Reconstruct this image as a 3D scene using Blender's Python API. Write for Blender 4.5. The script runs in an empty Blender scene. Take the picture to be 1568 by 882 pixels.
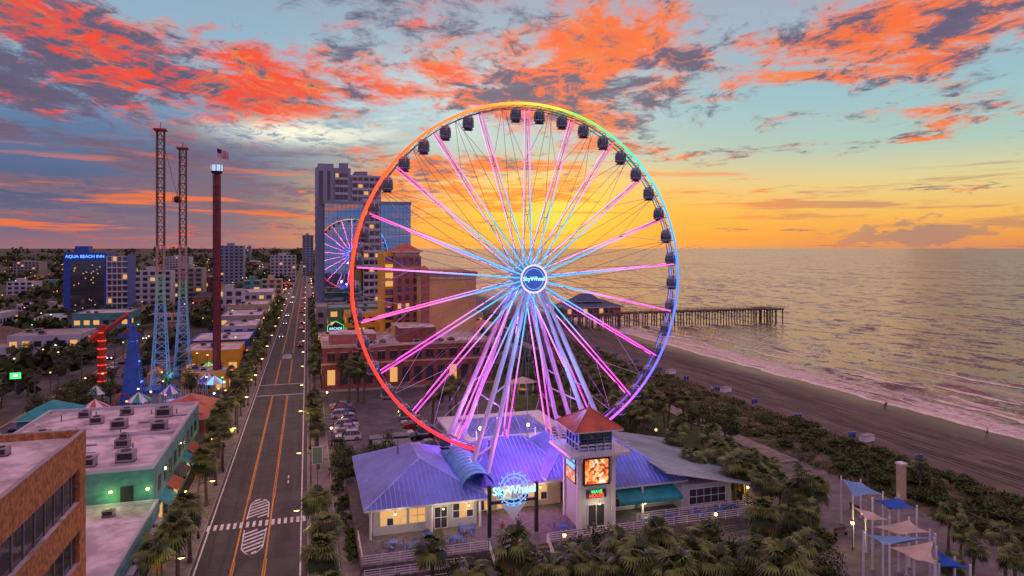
import bpy, math, random
from mathutils import Vector, Matrix, noise as mn
random.seed(7)
R = random.random
def U(a,b): return random.uniform(a,b)
sc = bpy.context.scene
sc.view_settings.view_transform='Standard'; sc.view_settings.look='None'; sc.view_settings.exposure=0
# ---------------------------------------------------------------- frame: x = across the avenue (to the sea), y = along the avenue
F=1045.3; CH=36.0; A=math.radians(16.7); cs=math.cos(A); sn=math.sin(A)
def S(px,py,z=0.0):
    "ground survey: sight line from the drone to a level plane -> plan position"
    Y=(CH-z)*F/(py-380.0); X=(px-784.0)/F*Y
    return (X*cs+Y*sn, -X*sn+Y*cs)
def VX(px,u):
    k=(px-784.0)/F
    return u*(sn+cs*k)/(cs-sn*k)
def lin(c): return tuple((x/12.92 if x<=0.04045 else ((x+0.055)/1.055)**2.4) for x in c[:3])+(1.0,)
# ---------------------------------------------------------------- materials
def newmat(n):
    m=bpy.data.materials.new(n); m.use_nodes=True; m.node_tree.nodes.clear(); return m,m.node_tree
class T:
    def __init__(s,t): s.t=t
    def n(s,ty,**k):
        q=s.t.nodes.new(ty)
        for a,b in k.items(): setattr(q,a,b)
        return q
    def put(s,sock,v):
        if isinstance(v,bpy.types.NodeSocket): s.t.links.new(v,sock)
        elif v is not None: sock.default_value=v
    def m(s,op,a,b=None,c=None,clamp=False):
        q=s.n('ShaderNodeMath',operation=op); q.use_clamp=clamp
        s.put(q.inputs[0],a)
        if b is not None: s.put(q.inputs[1],b)
        if c is not None: s.put(q.inputs[2],c)
        return q.outputs[0]
    def mix(s,f,a,b,bt='MIX'):
        q=s.n('ShaderNodeMix',data_type='RGBA',blend_type=bt)
        s.put(q.inputs[0],f); s.put(q.inputs[6],a); s.put(q.inputs[7],b)
        return q.outputs[2]
    def mr(s,v,a,b,c=0.0,d=1.0,smooth=True):
        q=s.n('ShaderNodeMapRange',interpolation_type='SMOOTHSTEP' if smooth else 'LINEAR')
        s.put(q.inputs[0],v); q.inputs[1].default_value=a; q.inputs[2].default_value=b; q.inputs[3].default_value=c; q.inputs[4].default_value=d
        return q.outputs[0]
    def noise(s,vec,scale,detail=4,rough=.55,dist=0,out=0):
        q=s.n('ShaderNodeTexNoise'); s.put(q.inputs['Vector'],vec)
        q.inputs['Scale'].default_value=scale; q.inputs['Detail'].default_value=detail; q.inputs['Roughness'].default_value=rough; q.inputs['Distortion'].default_value=dist
        return q.outputs[out]
    def scale(s,vec,sx,sy,sz,loc=(0,0,0)):
        q=s.n('ShaderNodeMapping'); s.put(q.inputs[0],vec); q.inputs['Scale'].default_value=(sx,sy,sz); q.inputs['Location'].default_value=loc
        return q.outputs[0]
    def comb(s,x,y,z):
        q=s.n('ShaderNodeCombineXYZ'); s.put(q.inputs[0],x); s.put(q.inputs[1],y); s.put(q.inputs[2],z); return q.outputs[0]
def c4(c): return (c[0],c[1],c[2],1.0)
def finish(t,base,rough,metal=0.0,normal=None,spec=.5,em=None,es=0):
    b=t.n('ShaderNodeBsdfPrincipled'); o=t.n('ShaderNodeOutputMaterial')
    t.put(b.inputs['Base Color'],base); t.put(b.inputs['Roughness'],rough); b.inputs['Metallic'].default_value=metal
    b.inputs['Specular IOR Level'].default_value=spec
    if normal is not None: t.put(b.inputs['Normal'],normal)
    if em is not None:
        t.put(b.inputs['Emission Color'],em); t.put(b.inputs['Emission Strength'],es)
    t.t.links.new(b.outputs[0],o.inputs[0]); return b
def mat(name,col,rough=.7,metal=0.0,var=.2,scale=.6,bump=0.0,spec=.4,stain=0.0):
    m,nt=newmat(name); t=T(nt)
    co=t.n('ShaderNodeTexCoord').outputs['Object']
    n1=t.noise(co,scale,5,.62)
    f=t.mr(n1,.32,.68)
    a=c4([max(0,x*(1-var)) for x in col]); b=c4([x*(1+var) for x in col])
    base=t.mix(f,a,b)
    if stain:
        n2=t.noise(t.scale(co,.35,.35,1.4),scale*.7,5,.7,.6)
        base=t.mix(t.mr(n2,.48,.66,0,stain),base,c4([x*.35 for x in col]))
    nrm=None
    if bump:
        q=t.n('ShaderNodeBump'); q.inputs['Strength'].default_value=bump; q.inputs['Distance'].default_value=.1
        t.put(q.inputs['Height'],t.noise(co,scale*6,4,.6)); nrm=q.outputs[0]
    finish(t,base,rough,metal,nrm,spec); return m
def emis(name,col,st=2.0,base=(.05,.05,.05)):
    m,nt=newmat(name); t=T(nt)
    finish(t,c4(base),.4,em=c4(col),es=st); return m
def led(name,st,base=(.05,.05,.05)):
    m,nt=newmat(name); t=T(nt)
    a=t.n('ShaderNodeAttribute'); a.attribute_name='Col'
    finish(t,c4(base),.4,em=a.outputs['Color'],es=st); return m
def glass(name,col,rough=.04,metal=.85,bump=0.02,bs=.15):
    m,nt=newmat(name); t=T(nt)
    co=t.n('ShaderNodeTexCoord').outputs['Object']
    q=t.n('ShaderNodeBump'); q.inputs['Strength'].default_value=bump; q.inputs['Distance'].default_value=.3
    t.put(q.inputs['Height'],t.noise(co,bs,2,.5))
    finish(t,c4(col),rough,metal,q.outputs[0]); return m
M={}
ma,nta=newmat('asphalt'); t=T(nta); co=t.n('ShaderNodeTexCoord').outputs['Object']
a1=t.noise(co,.3,6,.65); a2=t.noise(t.scale(co,1,.02,1),.9,4,.6); a3=t.noise(co,.09,3,.5)
vo=t.n('ShaderNodeTexVoronoi'); vo.feature='DISTANCE_TO_EDGE'; vo.inputs['Scale'].default_value=.16; t.put(vo.inputs['Vector'],co)
bc=t.mix(t.mr(a1,.3,.7),(.052,.05,.053,1),(.088,.084,.086,1)); bc=t.mix(t.mr(a2,.45,.62,0,.65),bc,(.036,.034,.037,1)); bc=t.mix(t.mr(a3,.5,.56,0,.35),bc,(.11,.102,.102,1))
bc=t.mix(t.mr(vo.outputs[0],.012,.004,0,.7),bc,(.018,.018,.018,1))
finish(t,bc,.72); M['asphalt']=ma
M['lot']=mat('lot_asphalt',(.12,.11,.12),.8,var=.3,scale=.3,stain=.5)
M['walk']=mat('pavement',(.25,.22,.2),.85,var=.25,scale=.8,stain=.5)
M['plaza']=mat('plaza_paving',(.17,.16,.16),.8,var=.25,scale=.5,stain=.5)
M['kerb']=mat('kerb_concrete',(.34,.32,.31),.85)
M['wpaint']=mat('white_paint_line',(.78,.78,.78),.6,var=.25,scale=1.5,stain=.3)
M['ypaint']=mat('yellow_paint_line',(.8,.34,.02),.6,var=.25,scale=1.5,stain=.35)
M['lawn']=mat('lawn',(.05,.085,.02),.9,var=.5,scale=.6,bump=.3)
M['white']=mat('white_paint',(.72,.72,.74),.45,var=.06)
M['steel']=mat('painted_steel_white',(.62,.62,.66),.4,metal=.1,var=.06)
M['grey']=mat('grey_metal',(.22,.23,.25),.5,metal=.5)
M['dark']=mat('dark_metal',(.03,.03,.035),.5)
M['black']=mat('black_rubber',(.02,.02,.02),.8)
M['conc']=mat('concrete',(.34,.32,.31),.85,var=.18,scale=.3,stain=.4)
M['membrane']=mat('white_membrane_roof',(.66,.57,.58),.75,var=.3,scale=.35,stain=.85)
M['brownw']=mat('brown_stucco',(.42,.19,.07),.9,var=.4,scale=2.4,bump=.6)
M['brick']=mat('brick_wall',(.27,.1,.075),.9,var=.25,scale=.6)
M['teal']=mat('teal_stucco',(.09,.29,.28),.8,var=.2,stain=.4)
M['green']=mat('green_stucco',(.14,.26,.16),.8,stain=.3)
M['tan']=mat('tan_stucco',(.68,.42,.14),.8,var=.12,scale=.1)
M['cream']=mat('cream_stucco',(.58,.46,.28),.8)
M['yellow']=mat('ochre_stucco',(.82,.44,.04),.8,var=.12,scale=.1)
M['rust']=mat('terracotta_stucco',(.38,.15,.11),.8,var=.15)
M['roofred']=mat('red_metal_roof',(.5,.11,.05),.45,metal=.1)
M['roofblue']=mat('blue_standing_seam_roof',(.15,.22,.62),.4,metal=.15,var=.25,scale=.2,stain=.25)
M['rib']=mat('roof_rib',(.34,.42,.78),.4,metal=.1)
M['roofgrey']=mat('grey_green_roof',(.3,.42,.4),.5,var=.18,scale=.2,stain=.3)
M['vault']=mat('light_blue_roof',(.16,.48,.78),.4,metal=.1)
M['awn']=mat('teal_awning',(.03,.32,.33),.7)
M['bluew']=mat('blue_stucco',(.03,.09,.42),.6)
M['mull']=mat('mullion',(.05,.08,.13),.5)
M['greyw']=mat('grey_tower_concrete',(.26,.3,.4),.7,var=.12,scale=.05)
M['whitew']=mat('pale_wall',(.5,.51,.56),.7,var=.1,scale=.1,stain=.2)
M['wood']=mat('weathered_wood',(.14,.095,.07),.85,var=.35,scale=1.2)
M['deck']=mat('timber_deck',(.15,.13,.13),.8,var=.3,scale=1.5)
M['bark']=mat('bark',(.13,.1,.07),.95,var=.3,scale=3)
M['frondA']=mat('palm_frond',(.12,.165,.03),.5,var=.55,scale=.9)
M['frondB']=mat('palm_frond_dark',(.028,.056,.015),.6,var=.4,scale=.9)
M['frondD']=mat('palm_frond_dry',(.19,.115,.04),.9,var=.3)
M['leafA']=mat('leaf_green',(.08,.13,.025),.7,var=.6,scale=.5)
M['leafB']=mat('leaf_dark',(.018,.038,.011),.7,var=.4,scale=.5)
M['glassd']=glass('dark_window_glass',(.1,.11,.13),.06,.6,.05,.8)
M['glassb']=glass('mirror_curtain_wall',(.34,.5,.62),.012,1.0,.012,.3)
M['warm']=emis('warm_lit_window',(1,.5,.14),.8)
M['warmhi']=emis('lamp_glow',(1,.58,.18),7)
M['whitelit']=emis('white_lamp_glow',(1,.95,.9),4)
M['bluelit']=emis('blue_neon',(.12,.4,1),1.8)
M['cyanlit']=emis('cyan_neon',(.35,.8,1),1.7)
M['pinklit']=emis('pink_neon',(1,.35,.85),1.2)
M['redlit']=emis('red_neon',(1,.06,.03),2)
M['greenlit']=emis('green_neon',(.1,1,.25),1.3)
M['ledrim']=led('led_rim',2.3); M['ledspoke']=led('led_spoke',1.7); M['mirrorglow']=led('added_mirror_glow',16.0)
M['ledsoft']=led('led_washed_steel',.22,(.2,.2,.22))  # coloured light wash put into the steel as a faint glow
M['redp']=mat('red_painted_steel',(.5,.05,.025),.45)
M['maroon']=mat('maroon_column',(.18,.03,.035),.5)
M['bluep']=mat('blue_painted_steel',(.04,.13,.5),.45)
M['umb']=mat('yellow_umbrella_cloth',(.8,.45,.03),.8)
M['sailw']=mat('cream_sail',(.6,.5,.38),.8,var=.08); M['sailb']=mat('blue_sail',(.03,.12,.5),.8,var=.1); M['saill']=mat('pale_blue_sail',(.16,.34,.55),.8,var=.1)
# ---------------------------------------------------------------- mesh builder
class MB:
    def __init__(s): s.v=[];s.f=[];s.mi=[];s.ms=[];s.c=[]
    def mid(s,m):
        if isinstance(m,str): m=M[m]
        if m not in s.ms: s.ms.append(m)
        return s.ms.index(m)
    def poly(s,pts,m,col=None):
        b=len(s.v); s.v+= [tuple(p) for p in pts]; s.c+=[col or (1,1,1)]*len(pts)
        s.f.append(tuple(range(b,b+len(pts)))); s.mi.append(s.mid(m))
    def box(s,x0,x1,y0,y1,z0,z1,m,top=None):
        b=len(s.v)
        s.v+=[(x0,y0,z0),(x1,y0,z0),(x1,y1,z0),(x0,y1,z0),(x0,y0,z1),(x1,y0,z1),(x1,y1,z1),(x0,y1,z1)]
        s.c+=[(1,1,1)]*8
        k=s.mid(m); kt=s.mid(top) if top else k
        for q,i in (((0,3,2,1),k),((4,5,6,7),kt),((0,1,5,4),k),((1,2,6,5),k),((2,3,7,6),k),((3,0,4,7),k)):
            s.f.append(tuple(b+j for j in q)); s.mi.append(i)
    def cyl(s,p0,p1,r0,r1=None,n=8,m='white',c0=None,c1=None,caps=True):
        if r1 is None: r1=r0
        p0=Vector(p0);p1=Vector(p1); d=(p1-p0)
        if d.length<1e-6: return
        d.normalize(); a=Vector((0,0,1)) if abs(d.z)<.9 else Vector((1,0,0))
        x=d.cross(a).normalized(); y=d.cross(x)
        b=len(s.v); k=s.mid(m)
        for i in range(n):
            t=2*math.pi*i/n; o=x*math.cos(t)+y*math.sin(t)
            s.v.append(tuple(p0+o*r0)); s.c.append(c0 or (1,1,1))
            s.v.append(tuple(p1+o*r1)); s.c.append(c1 or c0 or (1,1,1))
        for i in range(n):
            j=(i+1)%n; s.f.append((b+2*i,b+2*i+1,b+2*j+1,b+2*j)); s.mi.append(k)
        if caps and n>2:
            s.f.append(tuple(b+2*i for i in range(n))); s.mi.append(k)
            s.f.append(tuple(b+2*i+1 for i in reversed(range(n)))); s.mi.append(k)
    def ball(s,c,rx,ry,rz,m,nu=8,nv=6,col=None):
        b=len(s.v);k=s.mid(m)
        for i in range(nv+1):
            ph=math.pi*i/nv
            for j in range(nu):
                th=2*math.pi*j/nu
                s.v.append((c[0]+rx*math.sin(ph)*math.cos(th),c[1]+ry*math.sin(ph)*math.sin(th),c[2]+rz*math.cos(ph))); s.c.append(col or (1,1,1))
        for i in range(nv):
            for j in range(nu):
                s.f.append((b+i*nu+j,b+(i+1)*nu+j,b+(i+1)*nu+(j+1)%nu,b+i*nu+(j+1)%nu)); s.mi.append(k)
    def ring(s,Rr,y,r,m,n=168,k=6,colf=None,cz=0):
        b=len(s.v);mi=s.mid(m)
        for i in range(n):
            t=2*math.pi*i/n; cc=colf(t) if colf else (1,1,1)
            for j in range(k):
                p=2*math.pi*j/k; rr=Rr+r*math.cos(p)
                s.v.append((rr*math.cos(t),y+r*math.sin(p),cz+rr*math.sin(t))); s.c.append(cc)
        for i in range(n):
            for j in range(k):
                s.f.append((b+i*k+j,b+i*k+(j+1)%k,b+((i+1)%n)*k+(j+1)%k,b+((i+1)%n)*k+j)); s.mi.append(mi)
    def mesh(s,name,smooth=False):
        me=bpy.data.meshes.new(name); me.from_pydata(s.v,[],s.f)
        for m in s.ms: me.materials.append(m)
        me.polygons.foreach_set('material_index',s.mi)
        if smooth: me.polygons.foreach_set('use_smooth',[True]*len(s.f))
        at=me.color_attributes.new('Col','FLOAT_COLOR','POINT')
        fl=[]
        for c in s.c: fl+= [c[0],c[1],c[2],1.0]
        at.data.foreach_set('color',fl)
        me.update(); return me
    def obj(s,name,parent=None,loc=(0,0,0),rot=0,smooth=False):
        o=bpy.data.objects.new(name,s.mesh(name,smooth)); sc.collection.objects.link(o)
        o.location=loc; o.rotation_euler=(0,0,rot)
        if parent: o.parent=parent
        return o
def inst(me,name,loc,rot=0,s=1.0,parent=None):
    o=bpy.data.objects.new(name,me); sc.collection.objects.link(o)
    o.location=loc; o.rotation_euler=(0,0,rot); o.scale=(s,s,s) if not isinstance(s,tuple) else s
    if parent: o.parent=parent
    return o
def empty(name,loc=(0,0,0),rot=0):
    o=bpy.data.objects.new(name,None); sc.collection.objects.link(o); o.location=loc; o.rotation_euler=(0,0,rot); return o
def text(s,size,m,parent,loc,rot=(math.pi/2,0,0),name='lettering',ext=.04):
    cu=bpy.data.curves.new(name,'FONT'); cu.body=s; cu.size=size; cu.align_x='CENTER'; cu.align_y='CENTER'; cu.extrude=ext; cu.offset=.012*size
    cu.materials.append(M[m]); o=bpy.data.objects.new(name,cu); sc.collection.objects.link(o)
    o.parent=parent; o.location=loc; o.rotation_euler=rot; return o
def plight(name,loc,col,w,parent=None,size=.2):
    l=bpy.data.lights.new(name,'POINT'); l.color=col; l.energy=w; l.shadow_soft_size=size
    o=bpy.data.objects.new(name,l); sc.collection.objects.link(o); o.location=loc
    if parent: o.parent=parent
    return o
# ---------------------------------------------------------------- SKY
w=bpy.data.worlds.new("World"); w.name='sky'; sc.world=w; w.use_nodes=True
nt=w.node_tree; nt.nodes.clear(); t=T(nt)
gen=t.n('ShaderNodeTexCoord').outputs['Generated']
vr=t.n('ShaderNodeVectorRotate',rotation_type='Z_AXIS'); t.put(vr.inputs['Vector'],gen); vr.inputs['Angle'].default_value=A
sp=t.n('ShaderNodeSeparateXYZ'); t.put(sp.inputs[0],vr.outputs[0]); x,y,z=sp.outputs
az=t.m('ARCTAN2',x,y); el=t.m('MAXIMUM',t.m('ARCSINE',z),0.0)
def B(a0,e0,sa,se,k=1.0):
    dx=t.m('DIVIDE',t.m('SUBTRACT',az,a0),sa); dy=t.m('DIVIDE',t.m('SUBTRACT',el,e0),se)
    s_=t.m('ADD',t.m('MULTIPLY',dx,dx),t.m('MULTIPLY',dy,dy))
    return t.m('MULTIPLY',t.m('EXPONENT',t.m('MULTIPLY',s_,-1.0)),k)
def add(*a):
    r=a[0]
    for q in a[1:]: r=t.m('ADD',r,q)
    return r
def ramp(v,stops):
    q=t.n('ShaderNodeValToRGB'); t.put(q.inputs[0],v); e=q.color_ramp.elements
    while len(e)>1: e.remove(e[-1])
    e[0].position=stops[0][0]; e[0].color=lin(stops[0][1])
    for p,c in stops[1:]:
        k=e.new(p); k.color=lin(c)
    return q.outputs[0]
el2=t.m('MULTIPLY',el,2.0)
left=ramp(el2,[(0,(.60,.42,.48)),(.05,(.44,.38,.50)),(.14,(.30,.35,.50)),(.3,(.36,.47,.63)),(.5,(.56,.72,.8)),(1,(.6,.55,.66))])
right=ramp(el2,[(0,(.84,.54,.40)),(.03,(.93,.60,.30)),(.09,(.96,.73,.36)),(.18,(.88,.82,.58)),(.27,(.68,.79,.74)),(.42,(.6,.75,.79)),(.6,(.62,.7,.77)),(1,(.7,.56,.64))])
base=t.mix(t.mr(az,-.42,-.02),left,right)
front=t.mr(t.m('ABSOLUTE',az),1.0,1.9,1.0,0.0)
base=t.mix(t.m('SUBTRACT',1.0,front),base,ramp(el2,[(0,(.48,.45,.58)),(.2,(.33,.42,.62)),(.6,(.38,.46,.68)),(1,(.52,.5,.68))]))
base=t.mix(B(.06,.035,.30,.075,.9),base,lin((1,.66,.1)))
base=t.mix(B(.06,.06,.10,.045,.85),base,lin((1,.87,.28)))
base=t.mix(B(-.06,.22,.2,.06,.7),base,lin((.78,.88,.9)))
zz=t.m('ADD',t.m('MAXIMUM',z,0.0),.075)
P=t.comb(t.m('DIVIDE',x,zz),t.m('DIVIDE',y,zz),0.0)
Pm=t.scale(P,1.0,.8,1.0,(3.1,1.7,0))
n1=t.noise(Pm,1.05,8,.66,.5)
n2=t.noise(t.scale(P,1,.8,1,(9.,4.,0)),2.1,6,.7,.9)
n3=t.noise(t.scale(P,1,.7,1,(1.,14.,0)),6.5,5,.72,.7)
bias=add(B(-.5,.26,.36,.17,.14),B(-.15,.34,.25,.07,.03),B(.1,.30,.5,.08,.05),B(.55,.22,.25,.07,.08),B(-.02,.10,.28,.045,.07),B(.12,.2,.14,.04,.09),
         B(.42,.115,.26,.05,-.13),B(-.14,.185,.14,.045,-.10),B(-.3,.155,.08,.02,-.12),B(.45,.05,.5,.03,-.12),B(-.55,.05,.25,.05,.06),B(-.37,.31,.09,.04,-.12),t.mr(el,.0,.05,-.05,0.0))
d=t.m('ADD',t.m('ADD',n1,bias),t.m('MULTIPLY',t.m('SUBTRACT',n3,.5),.34))
mask=t.mr(d,.49,.62)
thick=t.mr(d,.58,.78)
orange=t.mix(t.mr(az,-.4,.2),lin((.98,.25,.04)),lin((1.0,.43,.12)))
orange=t.mix(B(.05,.06,.4,.07,.9),orange,lin((1.0,.55,.06)))
hot=t.mix(t.mr(n3,.47,.64),orange,lin((1.0,.53,.17)))
slate=t.mix(t.mr(el,.02,.2),lin((.52,.41,.48)),lin((.39,.35,.46)))
gsel=t.m('ADD',t.m('ADD',n2,t.m('MULTIPLY',t.m('SUBTRACT',n3,.5),.8)),add(B(.15,.24,.17,.06,.05),B(-.5,.08,.25,.06,.35),B(-.62,.16,.2,.08,.12),B(.5,.04,.3,.03,.2),B(.05,.07,.25,.05,-.15),B(-.38,.24,.25,.06,-.03),B(-.5,.3,.2,.08,.02),B(-.14,.35,.12,.05,.08),B(.62,.3,.14,.05,.03)))
ccol=t.mix(t.mr(gsel,.45,.62),hot,slate)
ccol=t.mix(t.m('MULTIPLY',thick,t.mr(n2,.4,.6,.25,.8)),ccol,t.mix(.6,ccol,lin((.34,.19,.3))))
sky=t.mix(t.m('MULTIPLY',mask,.94),base,ccol)
gl=t.m('MULTIPLY',t.mr(n3,.38,.54,.05,1.0),B(-.30,.16,.11,.018,1.0)); gl2=t.m('MULTIPLY',t.mr(n1,.40,.54,1.0,.0),B(-.18,.19,.12,.035,.95))
sky=t.mix(gl,sky,lin((1,.98,.88))); sky=t.mix(gl2,sky,lin((.96,.96,.9)))
str_=t.noise(t.comb(t.m('MULTIPLY',az,2.2),t.m('MULTIPLY',el,34.0),0.0),1.6,6,.6,.3)
sm=t.m('MULTIPLY',t.mr(str_,.53,.62),t.m('MULTIPLY',t.mr(el,.006,.03),t.mr(el,.16,.07)))
sky=t.mix(t.m('MULTIPLY',sm,.75),sky,t.mix(t.mr(az,.2,.5),lin((1,.46,.1)),lin((.74,.52,.42))))
cu_n=t.noise(t.comb(t.m('MULTIPLY',az,9.0),t.m('MULTIPLY',el,26.0),2.0),1.6,5,.6,.4)
cm=t.mr(add(cu_n,B(.54,.02,.09,.02,.22)),.60,.66)
sky=t.mix(t.m('MULTIPLY',t.m('MULTIPLY',cm,.8),B(.54,.02,.14,.03,1.0)),sky,lin((.62,.49,.47)))
sky=t.mix(t.mr(el,.42,.62,0.0,.85),sky,t.mix(t.mr(n1,.4,.6),lin((.8,.52,.48)),lin((.56,.54,.7))))  # high sky above the view tinted pink to warm sea and ground light
nish=t.n('ShaderNodeTexSky',sky_type='NISHITA'); nish.sun_disc=False
SUN_AZ=A+math.radians(3); SUN_EL=math.radians(8)
nish.sun_elevation=SUN_EL; nish.sun_rotation=SUN_AZ
bg1=t.n('ShaderNodeBackground'); t.put(bg1.inputs[0],nish.outputs[0]); bg1.inputs[1].default_value=.003
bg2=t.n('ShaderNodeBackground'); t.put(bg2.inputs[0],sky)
t.put(bg2.inputs[1],add(1.0,t.m('MULTIPLY',t.m('SUBTRACT',1.0,front),.45),t.mr(el,.5,1.0,0.0,.4)))  # unseen sky behind and overhead raised in strength to brighten the foreground
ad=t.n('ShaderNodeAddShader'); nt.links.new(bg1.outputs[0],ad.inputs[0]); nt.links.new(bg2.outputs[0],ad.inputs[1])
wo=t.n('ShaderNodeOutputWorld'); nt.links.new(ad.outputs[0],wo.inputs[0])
sl=bpy.data.lights.new('sun','SUN'); sl.energy=.22; sl.angle=math.radians(55); sl.color=(1,.58,.3)
so=bpy.data.objects.new('sun',sl); sc.collection.objects.link(so)
so.rotation_euler=Vector((math.sin(SUN_AZ)*math.cos(SUN_EL),math.cos(SUN_AZ)*math.cos(SUN_EL),math.sin(SUN_EL))).to_track_quat('Z','Y').to_euler()
# ---------------------------------------------------------------- camera
cd=bpy.data.cameras.new('camera'); cd.lens=24; cd.sensor_width=36; cd.shift_y=-61/1568; cd.clip_end=120000; cd.clip_start=.5
cam=bpy.data.objects.new('camera',cd); sc.collection.objects.link(cam); cam.location=(0,0,CH); cam.rotation_euler=(math.pi/2,0,-A); sc.camera=cam
# ---------------------------------------------------------------- terrain
def nz(x,y,s,o=0): return mn.noise(Vector((x*s+o,y*s+o*.7,o)))
mg,ntg=newmat('ground'); t=T(ntg); co=t.n('ShaderNodeTexCoord').outputs['Object']
g1=t.noise(co,.02,5,.6); g2=t.noise(co,.4,4,.6)
bc=t.mix(t.mr(g1,.42,.58),(.035,.05,.016,1),(.1,.09,.085,1)); bc=t.mix(t.mr(g2,.3,.7,0,.5),bc,(.028,.036,.014,1))
finish(t,bc,.9)
def grid(xs,ys,zf,m,name,smooth=True):
    vs=[(x,y,zf(x,y)) for y in ys for x in xs]; nx=len(xs)
    fs=[(j*nx+i,j*nx+i+1,(j+1)*nx+i+1,(j+1)*nx+i) for j in range(len(ys)-1) for i in range(nx-1)]
    me=bpy.data.meshes.new(name); me.from_pydata(vs,[],fs); me.materials.append(m)
    if smooth: me.polygons.foreach_set('use_smooth',[True]*len(fs))
    me.update(); o=bpy.data.objects.new(name,me); sc.collection.objects.link(o); return o
ysx=[-400,0,30]+list(range(40,440,4))+[460,500,560,650,800,1000,1400,2000,3000,5000,9000,20000,60000]
grid([-40000,-8000,-2000,-500,-100,0,60,80],[-400,0,100,300,1000,4000,15000,60000],lambda x,y:0.0,mg,'ground',False)
def beachz(x,y):
    if x<=80: return 0
    if x<98: return .9*math.sin((x-80)/18*math.pi)*(1+.6*nz(x,y,.12))+.15*nz(x,y,.5)
    if y>430: return -.2-(x-98)*.062
    return -.2-(x-98)*.066+.25*nz(x,y,.02,3)*min(1,(x-98)/20)+.05*nz(x,y,.3)
ms_,nts=newmat('beach_sand'); t=T(nts); co=t.n('ShaderNodeTexCoord').outputs['Object']
sx=t.n('ShaderNodeSeparateXYZ'); t.put(sx.inputs[0],co); X_=sx.outputs[0]; Y_=sx.outputs[1]
wob=t.noise(co,.03,3,.5)
xw=t.m('ADD',X_,t.m('MULTIPLY',t.m('SUBTRACT',wob,.5),16.0))
s1=t.noise(t.scale(co,1,.25,1),.5,6,.65); s2=t.noise(t.scale(co,1,.025,1),1.6,5,.7,.15)
dry=t.mix(t.mr(s1,.3,.7),(.12,.094,.082,1),(.2,.16,.138,1))
dry=t.mix(t.mr(s2,.5,.56,0,.65),dry,(.075,.06,.054,1))
wet=t.mr(xw,120,137)
sand=t.mix(wet,dry,(.07,.058,.055,1))
veg=t.mr(t.m('ADD',X_,t.m('MULTIPLY',t.noise(co,.25,4,.6),5.0)),101,98)
sand=t.mix(veg,sand,t.mix(t.mr(t.noise(co,.35,5,.6),.5,.62),(.05,.06,.018,1),(.17,.14,.09,1)))
bq=t.n('ShaderNodeBump'); bq.inputs['Strength'].default_value=.9; bq.inputs['Distance'].default_value=.25
t.put(bq.inputs['Height'],t.m('ADD',s1,s2))
finish(t,sand,t.m('SUBTRACT',.9,t.m('MULTIPLY',wet,.55)),0,bq.outputs[0],spec=.3)
grid(list(range(80,172,2)),ysx,beachz,ms_,'beach')
# curved vehicle tracks pressed in the sand
b=MB(); mtk=mat('sand_tyre_track',(.075,.06,.052),.95,var=.3,scale=1.5)
for k in range(9):
    xo=104+k*2.3; 
    for dx in (0,1.7):
        prev=None; y=70
        while y<400:
            xx=xo+dx+5*nz(k*3,y,.012,k)+1.5*nz(0,y,.04,k+3); zc=beachz(xx,y)+.035
            cur=((xx-.16,y,zc),(xx+.16,y,zc))
            if prev and nz(k,y,.03,20+k)>-.15: b.poly([prev[0],prev[1],cur[1],cur[0]],mtk)
            prev=cur; y+=3
b.obj('tyre_tracks')
mw,ntw=newmat('sea_water'); t=T(ntw); co=t.n('ShaderNodeTexCoord').outputs['Object']
sx=t.n('ShaderNodeSeparateXYZ'); t.put(sx.inputs[0],co); X_=sx.outputs[0]
def vec(op,a,b_=None,sc_=None):
    q=t.n('ShaderNodeVectorMath',operation=op); t.put(q.inputs[0],a)
    if b_ is not None: t.put(q.inputs[1],b_)
    if sc_ is not None: t.put(q.inputs[3],sc_)
    return q.outputs[0]
def chop(sxx,syy,s_,amp,off,det=4):
    c=t.noise(t.scale(co,sxx,syy,1,off),s_,det,.6,.3,1)
    return vec('SCALE',vec('SUBTRACT',c,(.5,.5,.5)),None,amp)
nv_=vec('ADD',vec('ADD',chop(1,.3,.03,.6,(0,0,0),5),chop(1,.5,.16,1.3,(7,3,0),4)),chop(1,.7,.8,.8,(3,9,0),2))
nv_=vec('MULTIPLY',nv_,(1,1,0)); gN=t.n('ShaderNodeNewGeometry').outputs['Normal']
nv_=vec('NORMALIZE',vec('ADD',nv_,gN))
near=t.mr(X_,139,172,1.0,0.0)
fo=t.noise(t.scale(co,1,.1,1),.16,7,.65,.9)
fm=t.mr(t.m('ADD',fo,t.m('MULTIPLY',near,.22)),.585,.66)
fm=t.m('MULTIPLY',fm,t.mr(X_,155,225,1.0,0.0))
lace=t.noise(co,.9,5,.7)
fm=t.m('MULTIPLY',fm,t.mr(lace,.35,.55,.35,1.0))
col=t.mix(fm,t.mix(t.mr(X_,140,260),(.13,.085,.075,1),(.085,.058,.06,1)),(.75,.64,.58,1))
finish(t,col,t.m('ADD',.22,t.m('MULTIPLY',fm,.6)),0,nv_,spec=.5)
sxs=[128,132]+[134+i*1.2 for i in range(70)]+[222,235,260,320,420,700,1500,4000,12000,60000]
def seaz(x,y):
    if x>235 or y>430 or y<36: return -3.0
    k=max(0,min(1,(x-138)/12))*max(0,min(1,(230-x)/60))*max(0,min(1,(425-y)/120))
    ph=x*.36+3.2*nz(x*.3,y,.025,5)+2.0*nz(x,y,.06,2)
    s_=math.sin(ph); s_=max(0,s_)**2.5
    return -3.0+k*(.75*s_*max(0,.4+1.4*nz(x*.2,y,.035,9)))
grid(sxs,ysx,seaz,mw,'sea')
b=MB(); mf=mat('foam',(.78,.66,.58),.6,var=.25,scale=.8)
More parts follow.
